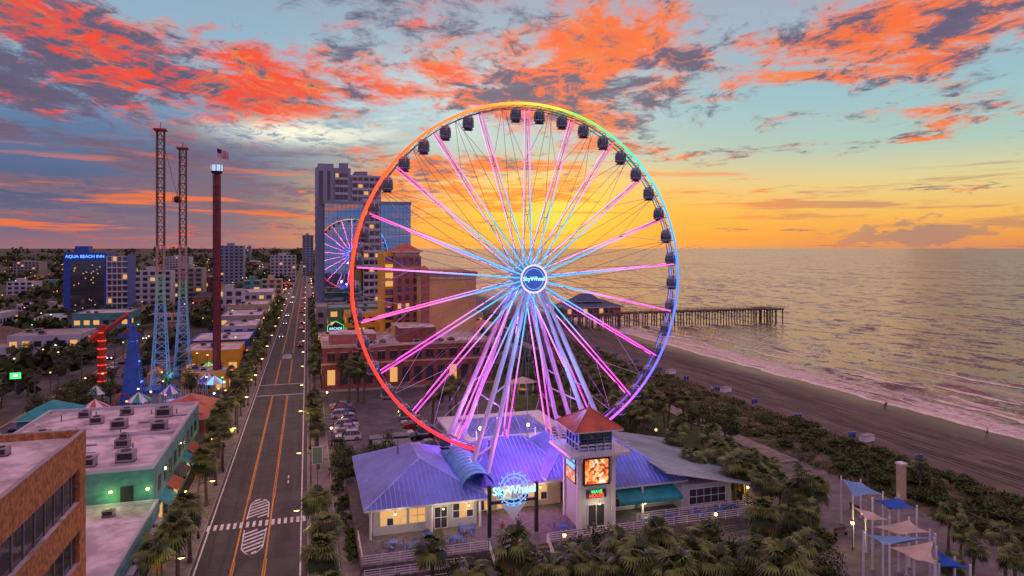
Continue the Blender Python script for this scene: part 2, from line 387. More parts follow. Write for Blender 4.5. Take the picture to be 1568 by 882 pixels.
for row,(off,wd) in enumerate(((0,1.5),(4.5,.9),(9,1.5),(15,1.7),(22,1.5),(30,1.2),(39,.9),(50,.7))):
    prev=None; y=60
    while y<420:
        xx=139.5+off+2.6*nz(0,y,.03,row+1)+1.2*nz(3,y,.15,row+4)+.5*nz(3,y,.5,row)
        ww=wd*max(0,(.3+2.0*nz(7,y,.04,row+8)+.9*nz(2,y,.35,row))) if row else wd*(.9+.7*nz(5,y,.1))
        zc=max(beachz(xx,y),seaz(xx,y))+.05
        cur=((xx-ww,y,zc),(xx+ww*.6,y,zc+.04))
        if prev and (ww>.08): b.poly([prev[0],prev[1],cur[1],cur[0]],mf)
        prev=cur; y+=1.2
b.obj('sea_foam')
# ---------------------------------------------------------------- roads
b=MB()
def sheet(x0,x1,y0,y1,z,m): b.poly([(x0,y0,z),(x1,y0,z),(x1,y1,z),(x0,y1,z)],m)
sheet(-12.4,0,-50,3000,.004,'asphalt'); b.obj('avenue_road'); b=MB()
sheet(-64,-54,-50,2000,.004,'asphalt'); b.obj('side_street_road'); b=MB()
sheet(.0,85-15,166,176,.006,'asphalt'); b.obj('cross_street_road'); b=MB()
for x in (-12.0,-.75): sheet(x-.09,x+.09,-50,2500,.008,'wpaint')
for x in (-59.1,-58.8): sheet(x-.07,x+.07,60,1500,.008,'ypaint')
def yl(y0,y1):
    sheet(-8.22,-8.07,y0,y1,.008,'ypaint'); sheet(-8.0,-7.88,y0,y1,.008,'ypaint') ; sheet(-4.6,-4.46,y0,y1,.008,'ypaint'); sheet(-4.82,-4.7,y0,y1,.008,'ypaint')
yl(-50,84); yl(104,176); yl(190,232); yl(246,2500)
for s_ in (-8.1,-4.65): sheet(s_-.1,s_+.1,84,104,.008,'ypaint')
for y in (176.5,190): sheet(-12,-.8,y,y+.5,.008,'wpaint')
xb=-12.3
while xb<.2:
    sheet(xb,xb+.38,94.1,96.0,.012,'wpaint'); xb+=.78
def island(y0,y1,tip):
    x0,x1=-7.75,-4.95; cx=(x0+x1)/2; hw=(x1-x0)/2
    def half(y):
        s_=(y-y0)/(y1-y0)
        e=s_ if tip<0 else 1-s_
        return hw*min(1,math.sqrt(max(0,e*4)))*(1-.12*(1-e))
    n=24; P0=[]
    for i in range(n+1):
        y=y0+(y1-y0)*i/n; P0.append((y,half(y)))
    for i in range(n):
        (ya,ha),(yb,hb)=P0[i],P0[i+1]
        for s_ in (-1,1):
            b.poly([(cx+s_*ha,ya,.009),(cx+s_*max(0,ha-.16),ya,.009),(cx+s_*max(0,hb-.16),yb,.009),(cx+s_*hb,yb,.009)],'wpaint')
    k=y0-2
    while k<y1+1:
        m_=10
        for i in range(m_):
            xa=cx-hw+2*hw*i/m_; xb_=cx-hw+2*hw*(i+1)/m_
            ya=k+(xa-cx+hw)*.75; 
            yc=k+((xa+xb_)/2-cx+hw)*.75
            if y0+.1<yc<y1-.5 and abs((xa+xb_)/2-cx)<half(yc)-.1:
                yb=k+(xb_-cx+hw)*.75
                b.poly([(xa,ya,.0105),(xb_,yb,.0105),(xb_,yb+.5,.0105),(xa,ya+.5,.0105)],'wpaint')
        k+=1.15
island(85.5,93.3,-1); island(96.8,104.3,1); island(234,244,1)
for i in range(9): sheet(3.9,9.2,118+i*2.9+12,118+i*2.9+12.12,.012,'wpaint')
for i in range(12): sheet(18,23.2,118+i*2.9,118+i*2.9+.12,.012,'wpaint')
for y in (110,112.4,68,70): sheet(-2.9,-2.7,y,y+1.4,.008,'wpaint')
for x0_ in (-72,-92,-112,-134):
    for i in range(60): sheet(x0_-5.5,x0_+2.6,138.5+i*3,138.6+i*3,.011,'wpaint')
b.obj('road_markings')
b=MB()
for x,y in ((-6.2,118),(-9.5,72),(-3,150),(-7,170)):
    b.cyl((x,y,.003),(x,y,.012),.38,n=16,m='dark')
b.obj('manhole_cover')
def kerbed(name,x0,x1,y0,y1,m='walk'):
    global b
    b=MB(); b.box(x0,x1,y0,y1,-.05,.12,'kerb'); 
    b.poly([(x0+.15,y0+.15,.124),(x1-.15,y0+.15,.124),(x1-.15,y1-.15,.124),(x0+.15,y1-.15,.124)],m)
    b.obj(name)
kerbed('pavement',-16.8,-12.4,-40,900); kerbed('pavement',0,3.6,-40,165); kerbed('pavement',0,3.4,177,900)
kerbed('pavement',3.6,50,176.2,179)
b=MB(); sheet(3.6,44,112,165.5,.01,'lot'); b.obj('parking_lot')
b=MB(); sheet(-54,-16.8,130,300,.01,'lot'); b.obj('amusement_park_paving')
b=MB(); sheet(-150,-64,120,330,.006,'lot'); b.obj('parking_lot')
b=MB(); sheet(3.6,70,20,112,.008,'lawn'); b.obj('lawn')
b=MB(); sheet(3.7,6.0,60,111,.016,'walk'); sheet(6,58,68,75,.016,'plaza'); sheet(56,62,60,120,.02,'plaza'); b.obj('garden_path')
b=MB(); sheet(60,84,52,96,.03,'plaza'); b.obj('plaza')
b=MB(); b.box(75.5,79.2,96,430,-.2,.35,'walk'); b.obj('boardwalk_path')
b=MB(); sheet(44,75.4,100,320,.012,'lawn'); b.obj('lawn')
# ---------------------------------------------------------------- wheel
HZ=31.6; RR=25.4
wc=(2.25*cs+100*sn, -2.25*sn+100*cs)
WH=empty('ferris_wheel',(wc[0],wc[1],0),math.radians(4.3))
stops=[(0,(.04,.16,1)),(25,(.03,.3,.9)),(48,(.02,.48,.28)),(72,(.14,.5,.04)),(88,(.7,.42,.03)),(105,(1,.2,.02)),(140,(1,.08,.01)),(180,(1,.04,.01)),(235,(1,.02,.02)),(265,(1,.01,.06)),(285,(1,.04,.4)),(305,(.5,.08,1)),(325,(.12,.1,1)),(360,(.04,.16,1))]
def rimcol(a):
    d=math.degrees(a)%360
    for (p,c),(q,e) in zip(stops,stops[1:]):
        if p<=d<=q:
            f=(d-p)/(q-p); return tuple(c[i]*(1-f)+e[i]*f for i in range(3))
b=MB()
b.ring(RR,-.85,.2,'ledrim',210,6,rimcol,HZ)
b.ring(RR-.02,.85,.13,'ledrim',210,6,lambda a:tuple(x*.45 for x in rimcol(a)),HZ)
b.ring(RR-.6,-.62,.07,'grey',210,5,None,HZ); b.ring(RR-.6,.62,.07,'grey',210,5,None,HZ)
def wp(r,a,y): return (r*math.cos(a),y,HZ+r*math.sin(a))
for i in range(84):
    a=2*math.pi*i/84; a2=2*math.pi*(i+1)/84
    b.cyl(wp(RR,a,-.85),wp(RR,a,.85),.05,n=4,m='grey'); b.cyl(wp(RR,a,-.85),wp(RR-.6,a2,.62),.035,n=4,m='grey')
    b.cyl(wp(RR,a,-.85),wp(RR-.6,a,-.62),.035,n=4,m='grey')
b.obj('rim',WH)
def spcol(f,a):
    s_=math.sin(a)
    lim=.60 if s_>-.2 else .42
    k=max(0,min(1,(f-lim*.6)/(lim*.85)))
    c0=(.03,.40,1.0); c1=(1.0,.13,.48) if s_>-.3 else (.95,.08,.62)
    v=1.0 if f<.7 or s_<.3 else 1.0-.4*(f-.7)/.3
    return tuple((c0[i]*(1-k)+c1[i]*k)*v for i in range(3))
b=MB(); bs_=MB(); bh=MB()
for i in range(21):
    a=math.pi/2+2*math.pi*i/21
    for sy in (-1,1):
        n=12
        for j in range(n):
            f0=j/n; f1=(j+1)/n
            r0=1.7+(RR-2.3)*f0; r1=1.7+(RR-2.3)*f1
            y0=sy*(1.45*(1-f0)+.7*f0); y1=sy*(1.45*(1-f1)+.7*f1)
            q0=spcol(f0,a); q1=spcol(f1,a)
            if sy>0: q0=tuple(v*.6 for v in q0); q1=tuple(v*.6 for v in q1)
            b.cyl(wp(r0,a,y0),wp(r1,a,y1),.11 if sy<0 else .085,n=5,m='ledspoke',c0=q0,c1=q1,caps=False)
            if sy>0:
                ta=Vector((-math.sin(a),0,math.cos(a)))*.085; p0=Vector(wp(r0,a,y0+.1)); p1=Vector(wp(r1,a,y1+.1))
                bs_.poly([p0-ta,p0+ta,p1+ta,p1-ta],'mirrorglow',(.7,.06,.4) if j>1 else (.15,.1,.7))  # added glow ribbons behind the spokes, brightening the wheel's image in the hotel glass
    for f in (.33,.66):
        r0=1.7+(RR-2.3)*f; yy=(1.45*(1-f)+.7*f)
        bh.cyl(wp(r0,a,-yy),wp(r0,a,yy),.04,n=4,m='grey')
bs_.ring(RR,1.0,.06,'mirrorglow',140,4,lambda a:tuple(x*.8 for x in rimcol(a)),HZ)  # added glow ring on the rim's back, for the mirrored wheel
b.obj('lit_spokes',WH); bs_.obj('added_rear_glow',WH)
for i in range(42):
    a=math.pi/2+2*math.pi*i/42
    for sy in (-1,1):
        off=.9*(1 if i%2 else -1)*sy
        bh.cyl(wp(RR-.5,a,.6*sy),(1.6*math.cos(a+off),1.4*sy,HZ+1.6*math.sin(a+off)),.03,n=4,m='grey',caps=False)
for i in range(21):
    a=math.pi/2+2*math.pi*i/21; a2=a+2*math.pi/21; am=(a+a2)/2
    bh.cyl(wp(17.2,a,.9),wp(RR-.5,am,.6),.035,n=4,m='steel',caps=False); bh.cyl(wp(17.2,a2,.9),wp(RR-.5,am,.6),.035,n=4,m='steel',caps=False)
bh.obj('tension_cables',WH)
b=MB()
b.cyl((0,-2.4,HZ),(0,2.4,HZ),.9,n=20,m='steel')
for s_ in (-1,1):
    b.cyl((0,s_*1.3,HZ),(0,s_*1.6,HZ),1.8,n=28,m='steel')
b.cyl((0,-2.2,HZ),(0,-2.45,HZ),1.95,n=36,m=emis('hub_face_blue',(.03,.1,.5),.8))
b.ring(1.95,-2.5,.12,'ledspoke',48,6,lambda a:(.8,.5,1.0),HZ)
b.ring(1.5,-2.48,.035,'ledspoke',48,5,lambda a:(.2,.5,1.0),HZ)
b.obj('hub',WH)
text('SkyWheel',.84,'cyanlit',WH,(0,-2.55,HZ),name='hub_lettering')
g=MB(); mgl=glass('gondola_glass',(.1,.16,.18),.08,.4,.0); mgb=mat('gondola_shell',(.16,.21,.24),.4); mgf=mat('gondola_frame',(.5,.55,.58),.4)
def sup(a,e): 
    return math.copysign(abs(a)**e,a)
nv,nu=10,16
for i in range(nv+1):
    ph=-math.pi/2+math.pi*i/nv
    for j in range(nu):
        th=2*math.pi*j/nu
        cx=sup(math.cos(ph),.6); g.v.append((.8*cx*sup(math.cos(th),.75),.8*cx*sup(math.sin(th),.75),-1.1+.92*sup(math.sin(ph),.8))); g.c.append((1,1,1))
for i in range(nv):
    for j in range(nu):
        g.f.append((i*nu+j,i*nu+(j+1)%nu,(i+1)*nu+(j+1)%nu,(i+1)*nu+j)); g.mi.append(g.mid(mgb if (i<3 or i>=9) else mgl))
for k in range(4):
    th=math.pi/4+k*math.pi/2; cx=.8*.84
    g.cyl((cx*math.cos(th)*1.02,cx*math.sin(th)*1.02,-1.75),(cx*math.cos(th)*1.02,cx*math.sin(th)*1.02,-.5),.05,n=4,m=mgf)
for zz_,rr_ in ((-1.62,.8),(-.42,.74)):
    for k in range(14):
        a0=2*math.pi*k/14; a1=2*math.pi*(k+1)/14; f=lambda a:(rr_*1.02*sup(math.cos(a),.75),rr_*1.02*sup(math.sin(a),.75),zz_)
        g.cyl(f(a0),f(a1),.045,n=4,m=mgf,caps=False)
g.cyl((0,-.85,0),(0,.85,0),.07,n=6,m='steel')
for s_ in (-1,1):
    g.cyl((0,s_*.82,0),(0,s_*.8,-.9),.05,n=5,m='steel'); g.cyl((-.55,s_*.5,-.3),(.55,s_*.5,-.3),.04,n=5,m='steel')
g.box(-.5,.5,-.35,.35,-.26,-.06,mgf); g.box(-.6,.6,-.5,.5,-2.1,-2.0,'dark')
gme=g.mesh('gondola',False)
for i in range(42):
    a=math.pi/2+math.radians(4.2)+2*math.pi*i/42
    if i==1: continue
    inst(gme,'gondola',(wp(24.9,a,0)),0,1.0,WH)
b=MB()
for sx_ in (-1,1):
    for sy in (-1,1):
        for fx,hx in ((10.2,.5),(13.2,1.0)):
            top=Vector((sx_*hx,sy*2.0,HZ-.3)); ft=Vector((sx_*fx,sy*7.6,0.2))
            n=8
            for j in range(n):
                p0=top.lerp(ft,j/n); p1=top.lerp(ft,(j+1)/n)
                b.cyl(p0,p1,.25+.1*math.sin(math.pi*j/n),.25+.1*math.sin(math.pi*(j+1)/n),n=12,m='steel',caps=False)
        for f in (.45,.7,.9):
            t0=Vector((sx_*.5,sy*2.0,HZ-.3)).lerp(Vector((sx_*10.2,sy*7.6,.2)),f); t1=Vector((sx_*1.0,sy*2.0,HZ-.3)).lerp(Vector((sx_*13.2,sy*7.6,.2)),min(1,f+.04))
            b.cyl(t0,t1,.12,n=6,m='steel')
        b.box(sx_*11.8-2.6,sx_*11.8+2.6,sy*7.6-1.1,sy*7.6+1.1,-.1,.5,'conc')
    for f in (.55,.85):
        b.cyl(Vector((sx_*.5,-2,HZ)).lerp(Vector((sx_*10.2,-7.6,0)),f),Vector((sx_*.5,2,HZ)).lerp(Vector((sx_*10.2,7.6,0)),f),.1,n=6,m='steel')
b.obj('support_legs',WH,smooth=False)
plight('floodlight_magenta',(-4,-9.5,9.5),(1,.12,.85),1200,WH,.5); plight('floodlight_blue',(2,-8,18),(.1,.25,1),2200,WH,.5)
plight('floodlight_magenta',(7,-3,8),(1,.1,.75),1200,WH,.5); plight('floodlight_violet',(-7,2,12),(.4,.15,1),1900,WH,.5)
plight('floodlight_blue',(-3,-8,25),(.1,.3,1),1500,WH,.5)
# ---------------------------------------------------------------- roof helpers
def ribs(mb,A_,B_,up,hA,hB,sp=.55,m='rib'):
    A_=Vector(A_);B_=Vector(B_);up=Vector(up); L=(B_-A_).length; d=(B_-A_)/L; x=sp/2
    while x<L:
        k=1.0
        if hA>0: k=min(k,x/hA)
        if hB>0: k=min(k,(L-x)/hB)
        if k>.05: mb.cyl(A_+d*x,A_+d*x+up*k,.05,n=4,m=m,caps=False)
        x+=sp
def hip(mb,x0,x1,y0,y1,z0,z1,h,axis='x',m='roofblue',rib='rib',sp=.55,skirt=.25):
    if axis=='x':
        ym=(y0+y1)/2; a=(x0+h,ym,z1); c=(x1-h,ym,z1)
        mb.poly([(x0,y0,z0),(x1,y0,z0),c,a],m); mb.poly([(x1,y1,z0),(x0,y1,z0),a,c],m)
        mb.poly([(x1,y0,z0),(x1,y1,z0),c],m); mb.poly([(x0,y1,z0),(x0,y0,z0),a],m)
        if rib:
            ribs(mb,(x0,y0,z0),(x1,y0,z0),(0,ym-y0,z1-z0),h,h,sp,rib); ribs(mb,(x0,y1,z0),(x1,y1,z0),(0,ym-y1,z1-z0),h,h,sp,rib)
            ribs(mb,(x0,y0,z0),(x0,y1,z0),(h,0,z1-z0),ym-y0,ym-y0,sp,rib); ribs(mb,(x1,y0,z0),(x1,y1,z0),(-h,0,z1-z0),ym-y0,ym-y0,sp,rib)
    else:
        xm=(x0+x1)/2; a=(xm,y0+h,z1); c=(xm,y1-h,z1)
        mb.poly([(x1,y0,z0),(x1,y1,z0),c,a],m); mb.poly([(x0,y1,z0),(x0,y0,z0),a,c],m)
        mb.poly([(x0,y0,z0),(x1,y0,z0),a],m); mb.poly([(x1,y1,z0),(x0,y1,z0),c],m)
        if rib:
            ribs(mb,(x0,y0,z0),(x0,y1,z0),(xm-x0,0,z1-z0),h,h,sp,rib); ribs(mb,(x1,y0,z0),(x1,y1,z0),(xm-x1,0,z1-z0),h,h,sp,rib)
            ribs(mb,(x0,y0,z0),(x1,y0,z0),(0,h,z1-z0),xm-x0,xm-x0,sp,rib); ribs(mb,(x0,y1,z0),(x1,y1,z0),(0,-h,z1-z0),xm-x0,xm-x0,sp,rib)
    if rib:
        mb.cyl(a,c,.12,n=6,m=rib)
        for p,q in (((x0,y0,z0),a),((x1,y1,z0),c)): mb.cyl(p,q,.1,n=5,m=rib)
        for p,q in (((x0,y1,z0),a if axis=='x' else c),((x1,y0,z0),c if axis=='x' else a)): mb.cyl(p,q,.1,n=5,m=rib)
    if skirt: 
        mb.box(x0,x1,y0,y1,z0-skirt,z0-.01,'white')
def rail(mb,p0,p1,z,h=1.05,m='white',n=4,sp=2.0):
    railz(mb,(p0[0],p0[1],z),(p1[0],p1[1],z),h,m,n,sp)
def railz(mb,p0,p1,h=1.05,m='white',n=4,sp=2.0):
    p0=Vector(p0);p1=Vector(p1); L=(p1-p0).length; k=max(1,int(L/sp))
    for i in range(k+1):
        q=p0.lerp(p1,i/k); mb.cyl(q,q+Vector((0,0,h)),.05,n=4,m=m)
    for j in range(n):
        zz_=Vector((0,0,h*(j+1)/n)); mb.cyl(p0+zz_,p1+zz_,.035,n=4,m=m)
def winfront(mb,x0,x1,y,z0,z1,n=3,lit='warm',rows=2):
    mb.box(x0-.08,x1+.08,y-.10,y-.03,z0-.08,z1+.08,'white')
    w_=(x1-x0)/n; h_=(z1-z0)/rows
    for i in range(n):
        for j in range(rows):
            m=lit if R()<.6 else 'glassd'
            mb.box(x0+w_*i+.05,x0+w_*(i+1)-.05,y-.125,y-.104,z0+h_*j+.05,z0+h_*(j+1)-.05,m)
def hvac(mb,x,y,z,s=1.0):
    mb.box(x-.9*s,x+.9*s,y-.7*s,y+.7*s,z+.12,z+1.1*s,'conc'); mb.cyl((x,y,z+1.1*s),(x,y,z+1.2*s),.5*s,n=12,m='dark')
    mb.box(x-.95*s,x-.75*s,y-.5*s,y+.5*s,z,z+.12,'dark'); mb.box(x+.75*s,x+.95*s,y-.5*s,y+.5*s,z,z+.12,'dark')
    mb.box(x-.7*s,x+.7*s,y-.71*s,y-.702*s,z+.3*s,z+.95*s,'dark')
# ---------------------------------------------------------------- pavilion
PV=empty('wheel_entrance_pavilion')
b=MB()
b.box(5.6,57,75.6,106,-.05,1.4,'deck')
b.box(20,27,73.4,75.6,0,.45,'wood'); b.box(20,27,74.1,75.6,.45,.9,'wood'); b.box(20,27,74.8,75.6,.9,1.2,'wood')
b.obj('deck',PV)
b=MB()
b.box(7.6,20.4,83.3,102.6,1.4,5,'whitew'); b.box(20.4,33,87,102,1.4,5,'cream'); b.box(37,47.4,82.2,98,1.4,5,'whitew'); b.box(47.4,55,80,99,1.4,4.6,'whitew')
winfront(b,8.4,11.6,83.3,2.5,4.3,4); winfront(b,11.9,13.9,83.3,2.5,4.3,2); winfront(b,15.0,16.6,83.3,1.5,4.1,2,'glassd',2); winfront(b,17.3,19.9,83.3,2.5,4.3,3)
winfront(b,21.5,23,87,1.6,4.2,2); winfront(b,24,26,87,1.6,4.2,2,'warm'); winfront(b,27.5,31,87,2.2,4.2,4,'warm')
winfront(b,38.5,46.6,82.2,1.9,4.2,8,'glassd'); winfront(b,48.5,54,80,2,4,5,'glassd')
for x in (7.2,14.5,20.6,37,42,48,56): b.cyl((x,82.4 if x<40 else 80.6,1.4),(x,82.4 if x<40 else 80.6,4.7),.16,n=8,m='white')
for y in (85,88,91,94,97,100): b.box(7.5,7.58,y,y+1.6,2.4,4.2,'glassd')
b.obj('walls_and_windows',PV)
b=MB()
hip(b,19.6,35.2,85.4,103.4,5.05,8.9,5.5,'x',sp=.6)
hip(b,6.4,21.7,82,104,5.0,8.4,7.4,'y',sp=.6)
hip(b,30,38,84.5,100,5.6,8.8,4,'y',sp=.6)
hip(b,36,48.8,80.7,99.6,5.02,8.5,6.2,'y',sp=.6)
b.poly([(44.5,79,7.0),(57.2,78,4.5),(57.2,101,4.5),(44.5,101.5,7.0)],'roofgrey'); b.poly([(44.5,79,6.8),(44.5,101.5,6.8),(57.2,101,4.3),(57.2,78,4.3)],'white')
b.poly([(44.5,79,7.0),(44.5,79,6.8),(57.2,78,4.3),(57.2,78,4.5)],'white')
for i in range(28): 
    y=79.3+i*.8; b.cyl((44.6,y,7.02),(57.1,y,4.53),.03,n=4,m='roofgrey',caps=False)
n=14
for i in range(n):
    a0=math.pi*i/n; a1=math.pi*(i+1)/n
    b.poly([(20.6-2.0*math.cos(a0),83.4,6.0+1.7*math.sin(a0)),(20.6-2.0*math.cos(a0),98,6.3+1.7*math.sin(a0)),(20.6-2.0*math.cos(a1),98,6.3+1.7*math.sin(a1)),(20.6-2.0*math.cos(a1),83.4,6.0+1.7*math.sin(a1))],'vault')
for k in range(13):
    y=83.5+14.4*k/12
    for i in range(n):
        a0=math.pi*i/n; a1=math.pi*(i+1)/n; zo=6.0+.3*(y-83.4)/14.6
        b.cyl((20.6-2.03*math.cos(a0),y,zo+1.73*math.sin(a0)),(20.6-2.03*math.cos(a1),y,zo+1.73*math.sin(a1)),.04,n=4,m='vault',caps=False)
b.poly([(38.6,82,4.75),(46.9,82,4.75),(47.3,79.4,3.5),(38.2,79.4,3.5)],'awn'); b.poly([(38.2,79.4,3.5),(47.3,79.4,3.5),(47.3,79.4,3.1),(38.2,79.4,3.1)],'awn')
for x,y in ((12,95),(28,97),(24,91),(41,92)): b.cyl((x,y,6),(x,y,9.3),.12,n=7,m='grey'); b.cyl((x,y,9.3),(x,y,9.6),.25,.05,n=7,m='grey')
b.obj('roof',PV)
b=MB(); tx,ty=34.4,80.6
b.box(tx-2.3,tx+2.3,ty-2.3,ty+2.3,1.4,10.4,'whitew')
for sx_ in (-1,1):
    for sy in (-1,1): b.box(tx+sx_*2.3-.25,tx+sx_*2.3+.25,ty+sy*2.3-.25,ty+sy*2.3+.25,1.4,10.39,'white')
b.box(tx-3.9,tx+4.2,ty-3.6,ty+4,10.4,10.75,'white')
for p,q in (((tx-3.8,ty-3.5),(tx+4.1,ty-3.5)),((tx+4.1,ty-3.5),(tx+4.1,ty+3.9)),((tx-3.8,ty-3.5),(tx-3.8,ty+3.9)),((tx-3.8,ty+3.9),(tx+4.1,ty+3.9))): rail(b,p,q,10.75,1.1,sp=1.0,n=3)
b.box(tx-2.1,tx+2.1,ty-2.1,ty+2.1,10.75,13.4,'glassb')
for i in range(5):
    o=-2.1+4.2*i/4
    for sy in (-1,1):
        b.box(tx+o-.08,tx+o+.08,ty+sy*2.12-.08,ty+sy*2.12+.08,10.75,13.4,'bluep'); b.box(tx+sy*2.12-.08,tx+sy*2.12+.08,ty+o-.08,ty+o+.08,10.76,13.39,'bluep')
b.box(tx-2.2,tx+2.2,ty-2.2,ty+2.2,11.5,11.62,'white'); b.box(tx-2.3,tx+2.3,ty-2.3,ty+2.3,13.2,13.42,'white')
hip(b,tx-3.3,tx+3.3,ty-3.3,ty+3.3,13.5,15.7,3.29,'x','roofred','roofred',.5,.15)
b.cyl((tx,ty,15.6),(tx,ty,16.8),.07,n=5,m='white')
for sx_ in (-1,1):
    for o in (-2,0,2): b.cyl((tx+sx_*2.3,ty+o,8.8),(tx+sx_*3.7,ty+o,10.4),.1,n=5,m='white')
for o in (-2.2,2.2): b.cyl((tx+o,ty-2.3,8.9),(tx+o,ty-3.4,10.4),.1,n=5,m='white')
mscr,ns=newmat('video_screen'); t=T(ns); co=t.n('ShaderNodeTexCoord').outputs['Object']
c_=t.mix(t.mr(t.noise(co,.9,3,.6,1.0),.42,.6),(1,.12,.02,1),(1,.55,.2,1)); c_=t.mix(t.mr(t.noise(t.scale(co,1,1,1,(5,5,5)),1.3,3,.6),.52,.57),c_,(.35,.04,.02,1)); c_=t.mix(t.mr(t.noise(t.scale(co,1,1,1,(2,9,5)),1.1,2,.6),.58,.62),c_,(.85,.75,.6,1))
finish(t,(0,0,0,1),.3,em=c_,es=1.3)
b.box(tx-1.75,tx+1.75,ty-2.5,ty-2.32,6.6,10.0,'dark'); b.box(tx-1.55,tx+1.55,ty-2.54,ty-2.503,6.8,9.8,mscr)
b.box(tx-2.5,tx-2.32,ty-1.6,ty+1.6,6.6,10.0,'dark'); b.box(tx-2.54,tx-2.503,ty-1.4,ty+1.4,8.4,9.8,'bluelit'); b.box(tx-2.54,tx-2.503,ty-1.4,ty+1.4,6.8,8.2,mscr)
b.box(tx-1.3,tx+1.3,ty-2.45,ty-2.31,5.0,6.0,'dark')
winfront(b,tx-1.1,tx+1.1,ty-2.3,1.5,4.2,2,'glassd',1)
b.obj('lookout_tower',PV)
text('WAVE',.55,'greenlit',PV,(tx,ty-2.5,5.78),name='neon_lettering'); text('HOUSE',.6,'redlit',PV,(tx,ty-2.5,5.3),name='neon_lettering')
b=MB()
for p,q in (((5.8,75.8),(19.8,75.8)),((27.2,75.8),(56.8,75.8)),((56.8,75.8),(56.8,80)),((5.8,75.8),(5.8,83)),((40,78.2),(56,78.2))): rail(b,p,q,1.4,sp=1.8)
for p in (20,23.5,27): railz(b,(p,73.4,.4),(p,75.6,1.4),sp=1)
b.box(5.6,17,73.6,75.3,0,.9,'deck'); b.box(5.6,17,71.6,73.3,0,.4,'deck')
for y,z_ in ((73.5,.9),(71.5,.4)): rail(b,(5.8,y),(17,y),z_,sp=1.5)
rail(b,(28,72.8),(56,74),.05,1.3,'grey',5,2.2)
b.obj('railings',PV)
SG=empty('neon_wheel_sign',(23.3,77.2,0))
b=MB()
for s_ in (-1,1): b.box(s_*2.9-.2,s_*2.9+.2,-.2,.2,1.4,8.2,'dark'); b.box(s_*2.9-.3,s_*2.9+.3,-.3,.3,1.4,2.2,'conc')
b.box(-3.1,3.1,-.15,.15,6.0,6.35,'dark')
b.poly([(-1.6,-.22,6.0),(0,-.22,3.9),(1.6,-.22,6.0)],'white')
for rr in (1.75,1.3): b.ring(rr,-.3,.06,'bluelit',40,6,None,7.7)
for i in range(12):
    a=math.pi*i/6; b.cyl((.3*math.cos(a),-.3,7.7+.3*math.sin(a)),(1.75*math.cos(a),-.3,7.7+1.75*math.sin(a)),.03,n=4,m='bluelit')
for i in range(16):
    a=math.pi*i/8; b.ball((2.0*math.cos(a),-.3,7.7+2.0*math.sin(a)),.11,.11,.11,'bluelit',6,4)
b.obj('sign_frame',SG)
text('SkyWheel',1.3,'cyanlit',SG,(0,-.55,7.6),name='neon_lettering',ext=.08)
plight('sign_light',(0,-1.5,7.4),(.4,.7,1),90,SG)
for p in ((10,81.6,4.4),(15.8,81.6,4.4),(19,81.8,4.4),(25,85.3,4.4),(29.5,85.3,4.4),(34.4,77.2,4.6),(42,79.9,2.9)):
    bb=MB(); bb.ball((0,0,0),.14,.14,.1,'warmhi',8,5); bb.cyl((0,0,.08),(0,0,.4),.04,n=5,m='dark'); o=bb.obj('wall_lantern',PV,p)
    plight('lantern_light',(p[0],p[1]-.3,p[2]-.3),(1,.78,.45),90,PV)
b=MB(); st=mat('violet_station_wall',(.45,.4,.55),.6)
b.box(24,42,108,124,0,4.2,st); b.box(23,43,107,125,4.2,4.7,'white'); hip(b,26,40,110,122,4.72,6.2,4,'x',sp=.8)
for i in range(8): b.box(24.6+i*2.2,26+i*2.2,107.93,107.97,1.2,3.4,'pinklit' if i%2 else 'glassd')
rail(b,(24,100.5),(42,100.5),1.8)
for x in (26,31,36,41): b.cyl((x,106.6,0),(x,106.6,6.5),.1,n=6,m='white')
b.obj('boarding_station')
bb=MB()
for x in (26.5,34.5): bb.cyl((x,106,0),(x,106,7.2),.07,n=5,m='grey'); bb.ball((x,105.9,7.2),.3,.2,.3,'whitelit',8,6)
fo_=bb.obj('floodlight_mast'); plight('flood',(26.5,105.4,7.2),(1,.75,1),300,fo_); plight('flood',(34.5,105.4,7.2),(1,.75,1),300,fo_)
plight('station_glow',(30,104.8,3.5),(.8,.2,1),900,fo_)
ps=MB()
ps.cyl((0,0,.7),(0,0,.74),.55,n=12,m='bluep'); ps.cyl((0,0,0),(0,0,.7),.05,n=6,m='dark')
for i in range(4):
    a=math.pi/2*i+.4; cx,cy=.95*math.cos(a),.95*math.sin(a)
    ps.box(cx-.22,cx+.22,cy-.22,cy+.22,.42,.47,'bluep')
    for q in ((-.2,-.2),(.2,-.2),(-.2,.2),(.2,.2)): ps.cyl((cx+q[0],cy+q[1],0),(cx+q[0],cy+q[1],.42),.025,n=4,m='bluep')
    bx,by=cx+.22*math.cos(a),cy+.22*math.sin(a); ps.cyl((bx-.2*math.sin(a),by+.2*math.cos(a),.47),(bx-.2*math.sin(a),by+.2*math.cos(a),.95),.03,n=4,m='bluep'); ps.cyl((bx+.2*math.sin(a),by-.2*math.cos(a),.47),(bx+.2*math.sin(a),by-.2*math.cos(a),.95),.03,n=4,m='bluep')
    ps.cyl((bx-.2*math.sin(a),by+.2*math.cos(a),.85),(bx+.2*math.sin(a),by-.2*math.cos(a),.85),.06,n=4,m='bluep')
pme=ps.mesh('patio_table')
for x,y in ((9.5,79.5),(12,78),(14,80.3),(16.8,78.4),(18.5,80.8),(30,78),(41,77),(44,76.9),(48,77),(51,77),(53.5,78),(55,77)): inst(pme,'patio_table',(x,y,1.4),R()*3)
um_=MB(); um_.cyl((0,0,0),(0,0,2.9),.04,n=6,m='white'); um_.cyl((0,0,1.2),(0,0,2.5),.24,.16,n=8,m='umb'); um_.cyl((0,0,2.5),(0,0,2.85),.16,.03,n=8,m='umb'); um_.cyl((0,0,0),(0,0,.1),.3,n=10,m='conc'); ume=um_.mesh('closed_umbrella')
